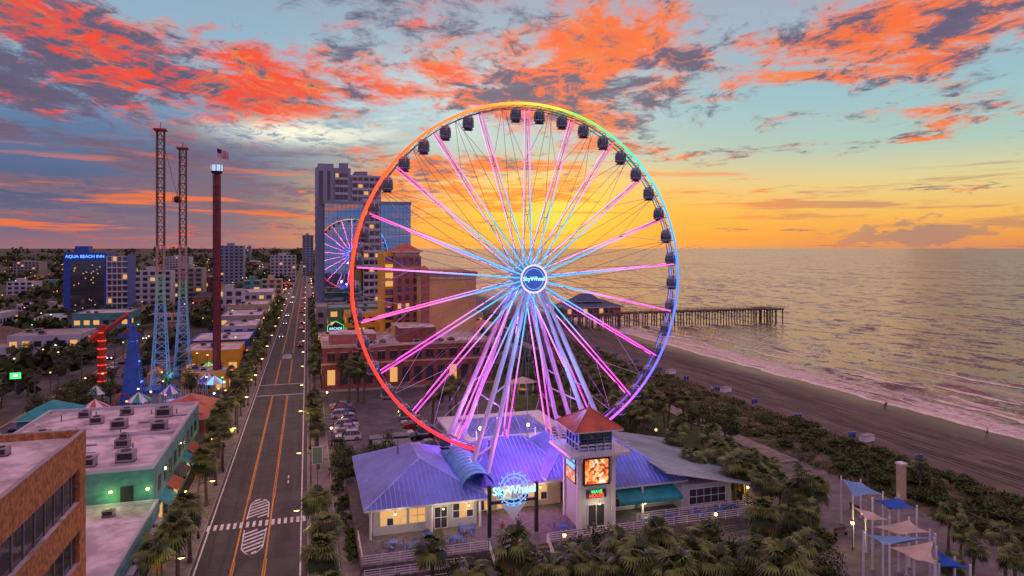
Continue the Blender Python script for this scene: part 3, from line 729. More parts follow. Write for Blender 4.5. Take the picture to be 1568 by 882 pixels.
for i in range(9): inst(ume,'closed_umbrella',(59+.4*(i%2),82+i*2.4,.05),R()*3)
# ---------------------------------------------------------------- buildings on the left
def parapet(b,x0,x1,y0,y1,z,h,m,w=.3):
    b.box(x0,x1,y0,y0+w,z,z+h,m); b.box(x0,x1,y1-w,y1,z,z+h,m); b.box(x0,x0+w,y0+w,y1-w,z,z+h,m); b.box(x1-w,x1,y0+w,y1-w,z,z+h,m)
b=MB(); x0,x1,y0,y1=-48,-17.6,20,64.5
b.box(x0+.6,x1-.35,y0,y1-1.2,0,20,'glassd')
zt=20.4
for k in range(6):
    z1=zt-k*4.9; z0=z1-(2.3 if k else 2.2)
    if z0<0: z0=0
    if z1>0.3: b.box(x0,x1,y0,y1,z0,z1,'brownw','membrane')
parapet(b,x0,x1,y0,y1,zt,.55,'brownw',.4); b.box(x0+.4,x1-.4,y0+.4,y1-.4,zt,zt+.03,'membrane')
b.box(x0-.03,x1+.04,y1-.3,y1+.04,zt+.552,zt+.62,'conc'); b.box(x1-.3,x1+.04,y0,y1-.31,zt+.552,zt+.62,'conc')
for y in [y0+i*1.9 for i in range(23)]: b.box(x1-.35,x1-.28,y,y+.1,0,20,'grey')
b.box(x1-1.6,x1-.02,y1-1.6,y1-.02,0,20,'brownw')
for p in ((-24,55,1),(-30,50,1.3),(-26,46,1),(-34,57,1.2),(-22,60,.6)): hvac(b,p[0],p[1],zt+.03,p[2])
b.cyl((-31,60.5,zt),(-31,60.5,zt+2.4),.8,n=12,m='conc'); b.cyl((-25,61.5,zt),(-25,61.5,zt+1.3),.12,n=8,m='grey')
b.obj('brown_office_building')
b=MB(); b.box(-42,-17.4,65,92.4,0,5,'green','membrane'); parapet(b,-42,-17.4,65,92.4,5,.35,'whitew'); b.box(-17.4,-17.2,65.2,92,3.9,4.9,'teal')
for i in range(8): b.box(-17.38,-17.3,66+i*3.3,68.2+i*3.3,.5,3.2,'glassd'); b.box(-17.36,-16.6,66+i*3.3,68.2+i*3.3,3.4,3.5,'whitew')
hvac(b,-24,80,5.02,1); hvac(b,-29,86,5.02,1.1); hvac(b,-22,89,5.02,.7); b.box(-20,-19.2,70,71,5,5.6,'conc')
b.obj('low_shop_building')
b=MB(); b.box(-40.5,-18,92.5,129,0,9,'teal','membrane'); parapet(b,-40.5,-18,92.5,129,9,.45,'whitew',.35)
b.box(-37,-26,100,101,9.02,9.3,'whitew'); b.box(-40,-18.4,109.8,110.2,9.02,9.35,'whitew')
for p in [(-22,97,1.2),(-26,96,1),(-30,99,1.3),(-24,104,1),(-34,104,1.1),(-21,112,1.2),(-27,115,1.2),(-31,119,1),(-36,112,1),(-22,121,1.3),(-28,124,1),(-34,124,.9),(-25,109,.6),(-33,96,.8)]: hvac(b,p[0],p[1],9.02,p[2])
for i in range(26):
    x,y=U(-39,-20),U(94,127); b.cyl((x,y,9),(x,y,9.4+R()*.6),.1,n=6,m='grey')
for i in range(6): 
    x,y=U(-38,-22),U(95,125); b.box(x,x+U(2,7),y,y+.1,9.02,9.2,'grey')
b.box(-32,-31,92.4,92.47,5.1,7.1,'dark')
b.box(-21.6,-20.2,92.4,92.47,5.1,7.2,'dark')
for i in range(9): b.box(-18.02,-17.92,95+i*3.6,97.4+i*3.6,.6,3.2,'warm' if i%3==0 else 'glassd'); b.box(-18.03,-17.93,95.3+i*3.6,96.8+i*3.6,5.4,7.2,'glassd')
for i in range(6):
    y=95+i*5.6
    b.poly([(-18,y,4.4),(-18,y+4.6,4.4),(-16.5,y+4.7,3.5),(-16.5,y-.1,3.5)],('awn','roofred','dark')[i%3])
o=b.obj('teal_shop_building')
plight('shop_light_yellow',(-30.3,91.4,6.6),(1,.7,.08),200,o); plight('shop_light_green',(-22.6,91.2,6.4),(.6,1,.2),80,o); plight('shop_light_green',(-18.6,91.0,6.6),(.4,1,.3),60,o)
bb=MB(); 
for x in (-30.3,-22.6,-18.6): bb.box(x-.15,x+.15,92.2,92.45,6.6,6.8,'warmhi'); 
bb.obj('lamp_fixtures',o)
def shop(x0,x1,y0,y1,h,wall,roof,kind='flat',name='beach_shop',lit=True):
    b=MB(); b.box(x0,x1,y0,y1,0,h,wall,roof if kind=='flat' else None)
    if kind=='flat': parapet(b,x0,x1,y0,y1,h,.4,wall)
    else: hip(b,x0-.6,x1+.6,y0-.6,y1+.6,h+.02,h+2.4,min(x1-x0,y1-y0)*.5,'x' if (x1-x0)>(y1-y0) else 'y',roof,None,.8,.15)
    n=max(1,int((y1-y0)/3))
    fl=max(1,int(h/3.4))
    for f in range(fl):
        zb=f*h/fl
        for i in range(n):
            w_=(y1-y0)/n
            for xx in ((x1+.01,x1+.06) if x1<0 else (x0-.06,x0-.01),): b.box(xx[0],xx[1],y0+w_*(i+.2),y0+w_*(i+.8),zb+.7,zb+2.6,'warm' if (lit and R()<.3) else 'glassd')
        nx=max(1,int((x1-x0)/3.2)); w_=(x1-x0)/nx
        for i in range(nx): b.box(x0+w_*(i+.2),x0+w_*(i+.8),y0-.06,y0-.01,zb+.8,zb+2.6,'warm' if (lit and R()<.25) else 'glassd')
    if kind=='flat' and (x1-x0)>7: 
        for q in range(3): hvac(b,U(x0+2,x1-2),U(y0+2,y1-2),h,U(.7,1.2))
    return b.obj(name)
shop(-27,-17.4,131,139,6.0,'brick','roofred','hip'); shop(-26,-17.4,141,150,5.2,'rust','roofred','hip'); shop(-46,-30,131,141,5,'cream','membrane'); shop(-50,-42,143,152,5,'teal','awn','hip')
shop(-30,-19,186,196,4.4,'yellow','membrane'); shop(-34,-19,215,232,6,'yellow','membrane'); shop(-36,-18,238,262,6,'bluew','membrane'); shop(-30,-18,270,290,7,'whitew','membrane'); shop(-34,-18,300,330,8,'conc','membrane')
shop(-36,-18,345,370,9,'cream','membrane'); shop(-40,-18,390,430,12,'whitew','membrane'); shop(-40,-18,460,500,10,'brick','membrane')
shop(-84,-68,172,186,5,'cream','conc'); shop(-104,-86,205,222,6,'rust','membrane'); shop(-90,-70,250,268,8,'whitew','conc'); shop(-130,-104,262,280,7,'tan','roofred','hip'); shop(-88,-68,305,325,10,'teal','membrane'); shop(-150,-120,320,345,9,'whitew','membrane')
b=MB(); cx,cy=-21.8,181
for k,(dx,dy) in enumerate(((0,0),(-4.5,1),(-2,5))):
    for i in range(8):
        a0=math.pi*i/4; a1=math.pi*(i+1)/4; m=('bluelit' if k==0 else 'bluep') if i%2 else 'white'
        b.poly([(cx+dx+2.6*math.cos(a0),cy+dy+2.6*math.sin(a0),3),(cx+dx+2.6*math.cos(a1),cy+dy+2.6*math.sin(a1),3),(cx+dx,cy+dy,4.8)],m)
        b.cyl((cx+dx+2.5*math.cos(a0),cy+dy+2.5*math.sin(a0),0),(cx+dx+2.5*math.cos(a0),cy+dy+2.5*math.sin(a0),3),.06,n=5,m='white')
b.obj('striped_canopy')
# ---------------------------------------------------------------- rides
mlat=mat('tower_lattice_steel',(.2,.1,.07),.6)
def lattice(x,y,h,w0,w1):
    b=MB(); n=int(h/2.4)
    def wd(z): 
        f=z/h
        return w1+(w0-w1)*max(0,(1-f*2.6))**1.2
    def colf(z):
        f=z/h
        if f>.55: return None
        if f>.42: return (.4,.1,.06)
        if f>.33: return (.12,.4,.25)
        return (.06,.32,.9)
    def pt(i,k):
        z=h*i/n; r=wd(z); a=math.pi/4+math.pi/2*k; return Vector((x+r*math.cos(a),y+r*math.sin(a),z))
    for i in range(n):
        c0=colf(h*i/n); m='ledsoft' if c0 else mlat
        for k in range(4):
            b.cyl(pt(i,k),pt(i+1,k),.15,n=5,m=m,c0=c0,caps=False)
            b.cyl(pt(i+(k%2),k),pt(i+1-(k%2),(k+1)%4),.08,n=4,m=m,c0=c0,caps=False)
            b.cyl(pt(i,k),pt(i,(k+1)%4),.08,n=4,m=m,c0=c0,caps=False)
    b.cyl((x,y,h),(x,y,h+1.8),.1,n=5,m='redp'); b.box(x-1.5,x+1.5,y-1.5,y+1.5,h-.3,h+.1,'redp')
    b.box(x-3.4,x+3.4,y-3.4,y+3.4,0,.8,'bluep')
    return b
t1=S(246,598); t2=S(280,577)
RD=empty('slingshot_ride')
lattice(t1[0],t1[1],66,3.0,1.15).obj('tower',RD); lattice(t2[0],t2[1],64,3.0,1.15).obj('tower',RD)
b=MB(); bx,by=(t1[0]+t2[0])/2+1.2,(t1[1]+t2[1])/2; bz=49
b.ball((bx,by,bz),.95,.95,.95,'dark',10,8)
for i in range(6):
    a=math.pi*i/3; b.cyl((bx+1.1*math.cos(a),by+1.1*math.sin(a),bz-.8),(bx+1.1*math.cos(a),by+1.1*math.sin(a),bz+.8),.07,n=4,m='redp')
for p in (t1,t2): b.cyl((p[0],p[1],65),(bx,by,bz+1),.05,n=4,m='dark')
b.obj('capsule_and_cables',RD)
plight('ride_light_blue',(t1[0]+3,t1[1]-5,5),(.1,.4,1),1300,RD)
d0=S(332,592); DT=empty('flag_tower',(d0[0],d0[1],0)); b=MB()
b.cyl((0,0,0),(0,0,55.5),.85,.8,n=10,m='maroon')
for z in range(2,54,2): b.cyl((0,0,z),(0,0,z+.25),.98,n=10,m='maroon')
for s_ in (-1,1): b.box(s_*.9-.08,s_*.9+.08,-.12,.12,0,55,'dark')
b.cyl((0,0,55.3),(0,0,56.0),1.1,1.55,n=12,m='dark'); b.cyl((0,0,56.0),(0,0,57.6),1.5,n=8,m=emis('cabin_glow',(.55,.75,1),.9)); b.cyl((0,0,57.6),(0,0,58.0),1.65,n=12,m='white'); b.cyl((0,0,58.0),(0,0,62),.08,n=5,m='white')
for i in range(8):
    a=math.pi*(i+.0)/4; b.cyl((1.5*math.cos(a),1.5*math.sin(a),56.0),(1.5*math.cos(a),1.5*math.sin(a),57.6),.1,n=4,m='dark')
b.box(-2.2,2.2,-2.2,2.2,0,1.0,'conc')
b.obj('column',DT)
b=MB(); fw,fh=3.4,2.1; mr_=mat('flag_red',(.5,.02,.03),.8); mwh=mat('flag_white',(.7,.7,.7),.8); mbl=mat('flag_blue',(.02,.03,.2),.8)
nx=18
def fp(i,j):
    xx=fw*i/nx; zz=62-fh*j/13-.45*xx*.7; return (xx*.85,.3*math.sin(i*.75)*i/nx*1.6,zz)
for i in range(nx):
    for j in range(13):
        m=mbl if (i<7 and j<7) else (mr_ if j%2==0 else mwh)
        b.poly([fp(i,j),fp(i+1,j),fp(i+1,j+1),fp(i,j+1)],m)
b.obj('american_flag',DT)
c0=S(156,602); b=MB(); X0,Y0=c0
b.cyl((X0,Y0,0),(X0,Y0,17),1.0,.8,n=10,m='redp'); b.cyl((X0-1,Y0,14),(X0+6,Y0-1,19.5),.7,.5,n=8,m='redp'); b.cyl((X0-2.4,Y0,13.2),(X0-.5,Y0,15),.9,n=8,m='redp')
b.cyl((X0+6,Y0-1,19.5),(X0+6.3,Y0-1,16),.3,n=6,m='bluep')
for i in range(6):
    a=math.pi*i/3; b.cyl((X0+6.3,Y0-1,16),(X0+6.3+2.2*math.cos(a),Y0-1+2.2*math.sin(a),14.6),.12,n=5,m='redp'); b.box(X0+6.1+2.2*math.cos(a),X0+6.7+2.2*math.cos(a),Y0-1.3+2.2*math.sin(a),Y0-.7+2.2*math.sin(a),13.8,14.7,'bluep')
for z in range(1,16,2): b.cyl((X0,Y0,z),(X0,Y0,z+.12),1.03,n=10,m='redlit')
b.box(X0-3,X0+3,Y0-3,Y0+3,0,.7,'redp'); b.obj('claw_ride')
c0=S(204,617); b=MB(); X0,Y0=c0
for k in range(4):
    a=math.pi/4+k*math.pi/2
    b.cyl((X0+3*math.cos(a),Y0+3*math.sin(a),0),(X0+.5*math.cos(a),Y0+.5*math.sin(a),18),.22,n=6,m='bluep')
for i in range(11):
    z0=i*1.6; r0=3-2.5*z0/18; r1=3-2.5*(z0+1.6)/18
    for k in range(4):
        a=math.pi/4+k*math.pi/2; a1=a+math.pi/2
        b.cyl((X0+r0*math.cos(a),Y0+r0*math.sin(a),z0),(X0+r1*math.cos(a1),Y0+r1*math.sin(a1),z0+1.6),.12,n=4,m='bluep'); b.cyl((X0+r0*math.cos(a),Y0+r0*math.sin(a),z0),(X0+r0*math.cos(a1),Y0+r0*math.sin(a1),z0),.12,n=4,m='bluelit' if i%3==0 else 'bluep')
b.poly([(X0-2.2,Y0-2.3,0),(X0+2.2,Y0-2.3,0),(X0+.4,Y0-.5,17.5),(X0-.4,Y0-.5,17.5)],'bluep'); b.obj('pyramid_ride_tower')
for (x,y,c1_,c2_) in ((-35,165,'awn','white'),(-42,160,'roofred','white'),(-30,172,'bluep','white'),(-38,200,'redp','yellow'),(-26,204,'greenlit','white'),(-46,176,'teal','white')):
    b=MB(); r=U(2,3)
    for i in range(10):
        a0=math.pi*i/5; a1=math.pi*(i+1)/5
        b.poly([(r*math.cos(a0),r*math.sin(a0),3),(r*math.cos(a1),r*math.sin(a1),3),(0,0,4.8)],c1_ if i%2 else c2_)
        b.cyl((r*math.cos(a0)*.92,r*math.sin(a0)*.92,0),(r*math.cos(a0)*.92,r*math.sin(a0)*.92,3),.06,n=4,m='white')
    b.cyl((0,0,0),(0,0,1.2),r*.6,n=10,m='white'); b.obj('carnival_booth',None,(x,y,0))
b=MB(); prev=None
for i in range(121):
    a=2*math.pi*i/120; q=Vector((-30+9*math.cos(a),152+6*math.sin(a)+8,2.2+1.6*math.sin(3*a)+1.2*math.sin(5*a+1)))
    if prev:
        b.cyl(prev,q,.1,n=5,m='redp',caps=False); b.cyl(prev+Vector((.5*math.cos(a),.5*math.sin(a),0)),q+Vector((.5*math.cos(a),.5*math.sin(a),0)),.1,n=5,m='redp',caps=False)
        if i%6==0: b.cyl((q.x,q.y,0),q,.09,n=5,m='bluep')
    prev=q
b.obj('kiddie_coaster')
# ---------------------------------------------------------------- hotels
def slabs(b,x0,x1,y,z0,z1,nf,nx,wall,slab,glassm='glassd',litp=.05,proud=.9,div=True):
    fh=(z1-z0)/nf; w_=(x1-x0)/nx
    for j in range(nf):
        zz=z0+fh*j
        b.box(x0,x1,y-proud,y-.02,zz,zz+.25,slab); b.box(x0,x1,y-proud,y-proud+.08,zz+.25,zz+1.1,slab)
        for i in range(nx):
            m='warm' if R()<litp else glassm
            b.box(x0+w_*(i+.14),x0+w_*(i+.86),y-.06,y-.02,zz+.3,zz+fh*.85,m)
            if div: b.box(x0+w_*i-.1,x0+w_*i+.1,y-proud+.09,y-.03,zz+.26,zz+fh,wall)
def side(b,x,y0,y1,z0,z1,nf,ny,litp=.05,proud=-.06,g='glassd'):
    fh=(z1-z0)/nf; w_=(y1-y0)/ny
    for j in range(nf):
        for i in range(ny): b.box(min(x,x+proud),max(x,x+proud),y0+w_*(i+.2),y0+w_*(i+.8),z0+fh*(j+.25),z0+fh*(j+.8),'warm' if R()<litp else g)
b=MB(); u=320
xa,xb,xc=VX(483,u),VX(537,u),VX(584,u)
b.box(xa,xb,u,u+30,0,72.5,'greyw','conc'); b.box(xa+1,xa+8,u+2,u+20,72.5,74.5,'greyw')
b.box(xb,xc,u+1,u+28,0,69.5,'whitew','conc'); b.box(xb+2,xc-6,u+4,u+18,69.5,71.5,'greyw')
slabs(b,xa+8.5,xb-1.2,u,50,70.5,6,3,'greyw','whitew'); slabs(b,xb+.6,xc-.4,u+1,50,69,6,5,'whitew','whitew','glassd',.2)
b.box(xa+1.5,xa+3.3,u-.05,u-.02,55,71,'glassd'); b.box(xa+5.2,xa+6.5,u-.05,u-.02,55,71,'glassd')
side(b,xa,u,u+30,8,70,20,6)
b.box(xb-5,xb-1,u+2,u+6,72.5,75,'greyw')
u=300; x0=VX(497,u); x1=VX(556,u); x2=VX(583,u); x3=VX(629,u)
b.box(x0,x1,u,u+19.5,0,55,'glassb','conc'); b.box(x2,x3,u+.5,u+19.5,0,55,'glassb','conc'); b.box(x1,x2,u+.9,u+19.4,0,57.5,'whitew','conc')
nf=17
for j in range(nf+1):
    zz=55*j/nf; b.box(x0-.05,x1+.05,u-.06,u-.01,zz-.06,zz+.06,'mull'); b.box(x2-.04,x3+.05,u+.44,u+.49,zz-.06,zz+.06,'mull')
    b.box(x3,x3+.08,u+.6,u+19.4,zz-.09,zz+.09,'mull'); b.box(x0-.1,x0-.01,u+.2,u+19.4,zz-.09,zz+.09,'mull')
for i in range(10): 
    xx=x0+(x1-x0)*i/9; b.box(xx-.04,xx+.04,u-.07,u-.013,0,55,'mull')
for i in range(9):
    xx=x2+(x3-x2)*i/8; b.box(xx-.04,xx+.04,u+.43,u+.487,0,55,'mull')
b.box(x0-.3,x1+.3,u-.3,u+19,55,56.3,'greyw'); b.box(x2-.3,x3+.3,u+.2,u+19,55,56.3,'greyw')
slabs(b,x1+.2,x2-.2,u+.9,6,56,16,3,'whitew','whitew','glassd',.16,1.0)
b.obj('glass_hotel_tower')
shop(VX(484,272),VX(592,272),272,296,13,'conc','conc',name='parking_garage'); shop(VX(503,250),VX(585,250),250,268,14.5,'green','roofgrey',name='hotel_annex')
shop(VX(530,232),VX(592,232),232,246,14,'yellow','roofgrey',name='hotel_annex'); shop(VX(488,218),VX(600,218),216,229,8.5,'cream','membrane',name='low_shop_building')
b=MB(); u=216
b.box(VX(588,u),VX(607,u),u,u+20,0,35,'yellow','rust'); 
for j in range(9): b.box(VX(590,u),VX(604,u),u-.08,u-.02,11+j*2.6,12.7+j*2.6,'warm' if R()<.2 else 'glassd')
u2=212; a_,c_2=VX(604,u2),VX(645,u2)
b.box(a_,c_2,u2,u2+16,0,33.5,'rust'); b.box(a_-.3,c_2+.3,u2-.3,u2+16.3,29.5,30.1,'cream')
b.box(a_+.4,c_2-.4,u2+.5,u2+15,33.5,35,'cream'); hip(b,a_-.4,c_2+.4,u2-.4,u2+15.5,35.0,37.6,4.4,'y','roofred',None,.8,.3)
for j in range(7): 
    for i in range(3): b.box(a_+1+i*(c_2-a_-1)/3,a_+2.1+i*(c_2-a_-1)/3,u2-.07,u2-.02,12+j*2.6,13.7+j*2.6,'warm' if R()<.1 else 'glassd')
for i in range(4): b.box(a_+.6+i*2,a_+1.9+i*2,u2-.09,u2-.02,31,33,'glassd')
u3=204; e_,f_=VX(644,u3),VX(729,u3)
b.box(e_,f_,u3,u3+26,0,27.5,'tan','cream'); b.box(e_-.25,f_+.25,u3-.25,u3+26.2,26.6,27.4,'cream'); b.box(e_-.4,f_+.4,u3-.4,u3+26.4,28.0,28.8,'rust'); b.box(e_,f_,u3,u3+26,27.4,28.0,'cream')
b.box(e_,e_+2.6,u3-.5,u3-.01,10,29.4,'rust'); hip(b,e_-.6,e_+3,u3-.9,u3+3,29.4,30.8,1.8,'y','roofred',None,.8,.2)
b.box(e_+6,e_+6.25,u3-.06,u3-.01,10,26,'cream'); b.box(f_-4,f_-3.75,u3-.06,u3-.01,10,26,'cream')
for zz in (15.5,21): b.box(e_+2.7,f_,u3-.05,u3-.01,zz,zz+.2,'cream')
side(b,f_,u3+1,u3+25,11,26,6,8,.1,.08)
b.box(VX(606,u3)-1,e_,u3-6,u3+4,0,13.5,'tan','cream')
b.obj('ochre_hotel')
b=MB(); x0,x1=3.7,48; y0,y1=179.3,203.5
b.box(x0,x1,y0,y1,0,10.6,'brick','membrane'); parapet(b,x0-.15,x1+.15,y0-.15,y1+.1,10.6,.7,'cream'); b.box(x0-.1,x1+.1,y0-.1,y0-.01,6.3,6.7,'cream')
for i in range(14):
    xx=x0+1.2+i*3.15
    b.box(xx,xx+1.9,y0-.16,y0-.02,7.3,9.3,'dark'); b.box(xx,xx+1.9,y0-.14,y0-.02,1.2,5.0,'glassd' if i%5 else 'warm'); b.box(xx-.12,xx+2.02,y0-.2,y0-.02,9.35,9.5,'cream')
    b.box(xx+.9,xx+1.0,y0-.19,y0-.165,7.3,9.3,'brick')
b.box(x0+2,x0+14,y0+6,y0+16,10.6,13.2,'rust','membrane'); b.box(x0+20,x0+30,y0+5,y0+14,10.6,14.5,'brick','membrane')
for q in range(6): hvac(b,U(x0+2,x1-2),U(y0+2,y0+5),10.6,1)
side(b,x0,y0,y1,1,10,2,7,.1)
b.obj('brick_hotel_base')
b=MB(); u=214; sx_=VX(514,u); b.box(sx_-.15,sx_+.15,u-.1,u+.1,0,11,'dark'); z=12
b.poly([(sx_-2.4,u-.3,z-1.2),(sx_+2.4,u-.3,z-1.2),(sx_+2.4,u-.3,z+.5),(sx_+1,u-.3,z+.7),(sx_,u-.3,z+1.8),(sx_-1,u-.3,z+.7),(sx_-2.4,u-.3,z+.5)],'dark')
for p,q in (((-2.4,-1.2),(2.4,-1.2)),((2.4,-1.2),(2.4,.5)),((2.4,.5),(0,1.9)),((0,1.9),(-2.4,.5)),((-2.4,.5),(-2.4,-1.2))): b.cyl((sx_+p[0],u-.4,z+p[1]),(sx_+q[0],u-.4,z+q[1]),.08,n=5,m='greenlit')
o=b.obj('neon_attraction_sign'); text('ARCADE',1.0,'cyanlit',o,(sx_,u-.5,z-.4),name='lettering')
b=MB(); p0=S(97,494); x0,yy=p0; x1=VX(163,yy); 
b.box(x0,x1,yy,yy+16,0,34,'bluew','conc'); b.box(x0+4,x0+10,yy+3,yy+10,34,37,'bluew'); b.box(x0+3,x1-1,yy-.12,yy-.02,2,30,'glassd')
b.box(x1,x1+9,yy+1,yy+16.5,0,32,'whitew','conc')
for j in range(10): b.box(x0+3,x1-1,yy-.2,yy-.125,3+j*2.8,3.2+j*2.8,'mull')
for i in range(26): 
    q,r_=U(x0+3.5,x1-2),U(3,28); b.box(q,q+.5,yy-.16,yy-.122,r_,r_+.5,'warm')
b.box(x1+9,x1+9.3,yy+.8,yy+17,0,33,'bluew')
for j in range(10):
    b.box(x1+.01,x1+9,yy-.1,yy+.98,2.6+j*2.95,3.0+j*2.95,'white')
    for i in range(4): b.box(x1+.5+i*2.2,x1+2.2+i*2.2,yy+.9,yy+.97,3.2+j*2.95,5.2+j*2.95,'glassd' if R()<.9 else 'warm'); b.box(x1+i*2.2,x1+.15+i*2.2,yy,yy+.97,3.0+j*2.95,5.5+j*2.95,'white')
ho=b.obj('blue_hotel'); text('AQUA BEACH INN',2.0,'bluelit',ho,((x0+x1)/2,yy-.2,31.9),name='lettering')
def block(px0,px1,pyt,d,wall,name='distant_hotel',dep=20,lit=.07):
    x0,y0=S(px0,380+CH*F/d); x1=VX(px1,y0); h=CH-(pyt-380)/F*d
    b=MB(); b.box(x0,x1,y0,y0+dep,0,h,wall,'conc'); nf=max(2,int(h/3.2)); nx=max(2,int((x1-x0)/4))
    for j in range(nf):
        b.box(x0,x1,y0-.3,y0-.05,h*(j+.02)/nf,h*(j+.16)/nf,wall)
        for i in range(nx):
            w_=(x1-x0)/nx; b.box(x0+w_*(i+.2),x0+w_*(i+.8),y0-.09,y0-.03,h*(j+.3)/nf,h*(j+.85)/nf,'warm' if R()<lit else 'glassd')
    b.box(x0+(x1-x0)*.3,x0+(x1-x0)*.6,y0+3,y0+9,h,h+2.5,wall); b.obj(name)
block(336,373,376,650,'greyw'); block(463,480,360,900,'greyw'); block(414,453,391,700,'whitew'); block(205,262,415,420,'whitew',dep=14); block(262,310,411,450,'conc'); block(400,432,428,430,'cream',dep=14)
block(372,400,430,400,'teal',dep=12); block(330,372,445,330,'whitew',dep=12); block(60,92,470,380,'conc',dep=12); block(100,160,388,1400,'greyw',dep=60); block(300,330,424,480,'brick'); block(10,50,432,520,'whitew'); block(378,384,376,1600,'greyw')
block(255,290,393,1100,'whitew',dep=40); block(20,60,401,900,'conc',dep=30)
shop(58,72,235,262,6,'cream','roofred','hip',name='beach_house'); shop(50,64,205,222,5,'whitew','roofgrey','hip',name='beach_house'); shop(54,70,275,300,9,'tan','membrane',name='beach_house')
shop(44,56,330,360,20,'cream','membrane',name='beachfront_hotel'); shop(40,54,400,430,18,'whitew','membrane',name='beachfront_hotel')
b=MB(); p=S(800,584,3)
for i in range(12):
    a0=math.pi*i/6; a1=math.pi*(i+1)/6
    b.poly([(p[0]+4*math.cos(a0),p[1]+3*math.sin(a0),3),(p[0]+4*math.cos(a1),p[1]+3*math.sin(a1),3),(p[0],p[1],4.2)],'sailw')
    b.cyl((p[0]+3.8*math.cos(a0),p[1]+2.8*math.sin(a0),0),(p[0]+3.8*math.cos(a0),p[1]+2.8*math.sin(a0),3),.08,n=4,m='white')
b.cyl((p[0],p[1],0),(p[0],p[1],1.1),1.5,n=10,m='wood'); o=b.obj('beach_bar'); plight('bar_light',(p[0],p[1],2.6),(1,.6,.25),250,o)
# ---------------------------------------------------------------- pier
PR=empty('fishing_pier'); b=MB()
pyy=305; xs0=95; xe=VX(1193,pyy)
b.box(xs0,xe,pyy,pyy+6,3.6,4.3,'wood')
xx=xs0+2
while xx<xe:
    for yy_ in (pyy+.4,pyy+3,pyy+5.6): b.cyl((xx,yy_,-5),(xx,yy_,3.6),.28,n=6,m='wood')
    b.cyl((xx,pyy+.3,-1.5),(xx,pyy+5.7,3.2),.14,n=4,m='wood'); b.cyl((xx,pyy+5.6,-1.5),(xx,pyy+.4,3.2),.14,n=4,m='wood'); b.box(xx-.2,xx+.2,pyy-.3,pyy+6.3,3.2,3.6,'wood')
    xx+=5
b.box(xe-9,xe,pyy-4,pyy+10,3.61,4.31,'wood')
for q in (xe-8,xe-4.5,xe-.6):
    for yy_ in (pyy-3.5,pyy+9.5): b.cyl((q,yy_,-5),(q,yy_,3.7),.28,n=6,m='wood')
rail(b,(xs0,pyy+.1),(xe-9,pyy+.1),4.3,1.2,'wood',3,2.5); rail(b,(xs0,pyy+5.9),(xe,pyy+5.9),4.3,1.2,'wood',3,2.5); rail(b,(xe-9,pyy-3.9),(xe,pyy-3.9),4.3,1.2,'wood',3,2.5); rail(b,(xe-.1,pyy-3.9),(xe-.1,pyy+9.9),4.3,1.2,'wood',3,2.5)
for q in range(int(xs0)+5,int(xe),16): b.cyl((q,pyy+.2,4.3),(q,pyy+.2,8.5),.07,n=4,m='dark'); b.ball((q,pyy+.2,8.6),.2,.2,.2,'warm',6,4)
b.obj('deck_and_piles',PR)
b=MB(); x0,x1=VX(862,pyy-4),VX(952,pyy-4)
b.box(x0,x1,pyy-6,pyy+12,3.4,4.3,'wood'); b.box(x0+1,x1-1,pyy-5,pyy+11,4.3,8,'rust')
mpr=mat('slate_blue_roof',(.06,.1,.17),.6)
hip(b,x0-.5,x1+.5,pyy-6.5,pyy+12.5,8,11,8,'x',mpr,None,.8,.3); hip(b,x0+7,x1-9,pyy-2,pyy+8,10.5,14,4.5,'x',mpr,None,.8,.2)
for i in range(9): b.box(x0+2+i*2.7,x0+3.9+i*2.7,pyy-5.08,pyy-5.02,5,7.2,'warm' if i%3==0 else 'glassd')
xx=x0+1
while xx<x1: 
    b.cyl((xx,pyy-5.5,-3),(xx,pyy-5.5,3.5),.3,n=6,m='wood'); b.cyl((xx,pyy+11,-3),(xx,pyy+11,3.5),.3,n=6,m='wood'); xx+=3.4
b.obj('pier_house',PR)
# ---------------------------------------------------------------- palms / trees
def palm(seed,h,cr,nf=40):
    random.seed(seed); b=MB(); lx,ly=U(-.4,.4),U(-.4,.4)
    prev=Vector((0,0,0)); n=7
    for i in range(n):
        f=(i+1)/n; p=Vector((lx*f*f,ly*f*f,h*f)); b.cyl(prev,p,.24-.07*i/n+(.1 if i==0 else 0),.24-.07*(i+1)/n,n=7,m='bark',caps=False); prev=p
    top=prev; b.ball((top.x,top.y,top.z-.3),.34,.34,.6,'frondD',7,5)
    for k in range(nf):
        az_=R()*6.283; up=math.asin(U(-.75,.98)); L=cr*U(.8,1.1); dead=up<-.5 and R()<.6
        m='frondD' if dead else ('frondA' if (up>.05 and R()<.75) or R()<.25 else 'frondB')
        d=Vector((math.cos(az_)*math.cos(up),math.sin(az_)*math.cos(up),math.sin(up)))
        side_=Vector((-math.sin(az_),math.cos(az_),0))
        pts=[]
        for j in range(6):
            s_=j/5; q=top+d*(L*s_)+Vector((0,0,-.55*L*.45*s_*s_*1.4)); pts.append(q)
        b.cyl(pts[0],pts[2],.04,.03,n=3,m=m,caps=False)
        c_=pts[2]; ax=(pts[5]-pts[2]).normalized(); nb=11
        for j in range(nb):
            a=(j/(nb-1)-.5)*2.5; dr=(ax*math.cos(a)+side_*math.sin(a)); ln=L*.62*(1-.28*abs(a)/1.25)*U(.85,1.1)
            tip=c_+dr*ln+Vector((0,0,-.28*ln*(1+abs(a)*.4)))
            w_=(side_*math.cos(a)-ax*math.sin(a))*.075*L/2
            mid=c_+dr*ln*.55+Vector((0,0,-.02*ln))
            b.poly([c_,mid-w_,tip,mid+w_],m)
    return b.mesh('palm_tree')
palms=[palm(s_,h,cr,nf) for s_,h,cr,nf in ((1,6.2,2.5,44),(2,7.0,2.3,40),(3,5.2,2.5,46),(4,6.6,2.7,50))]
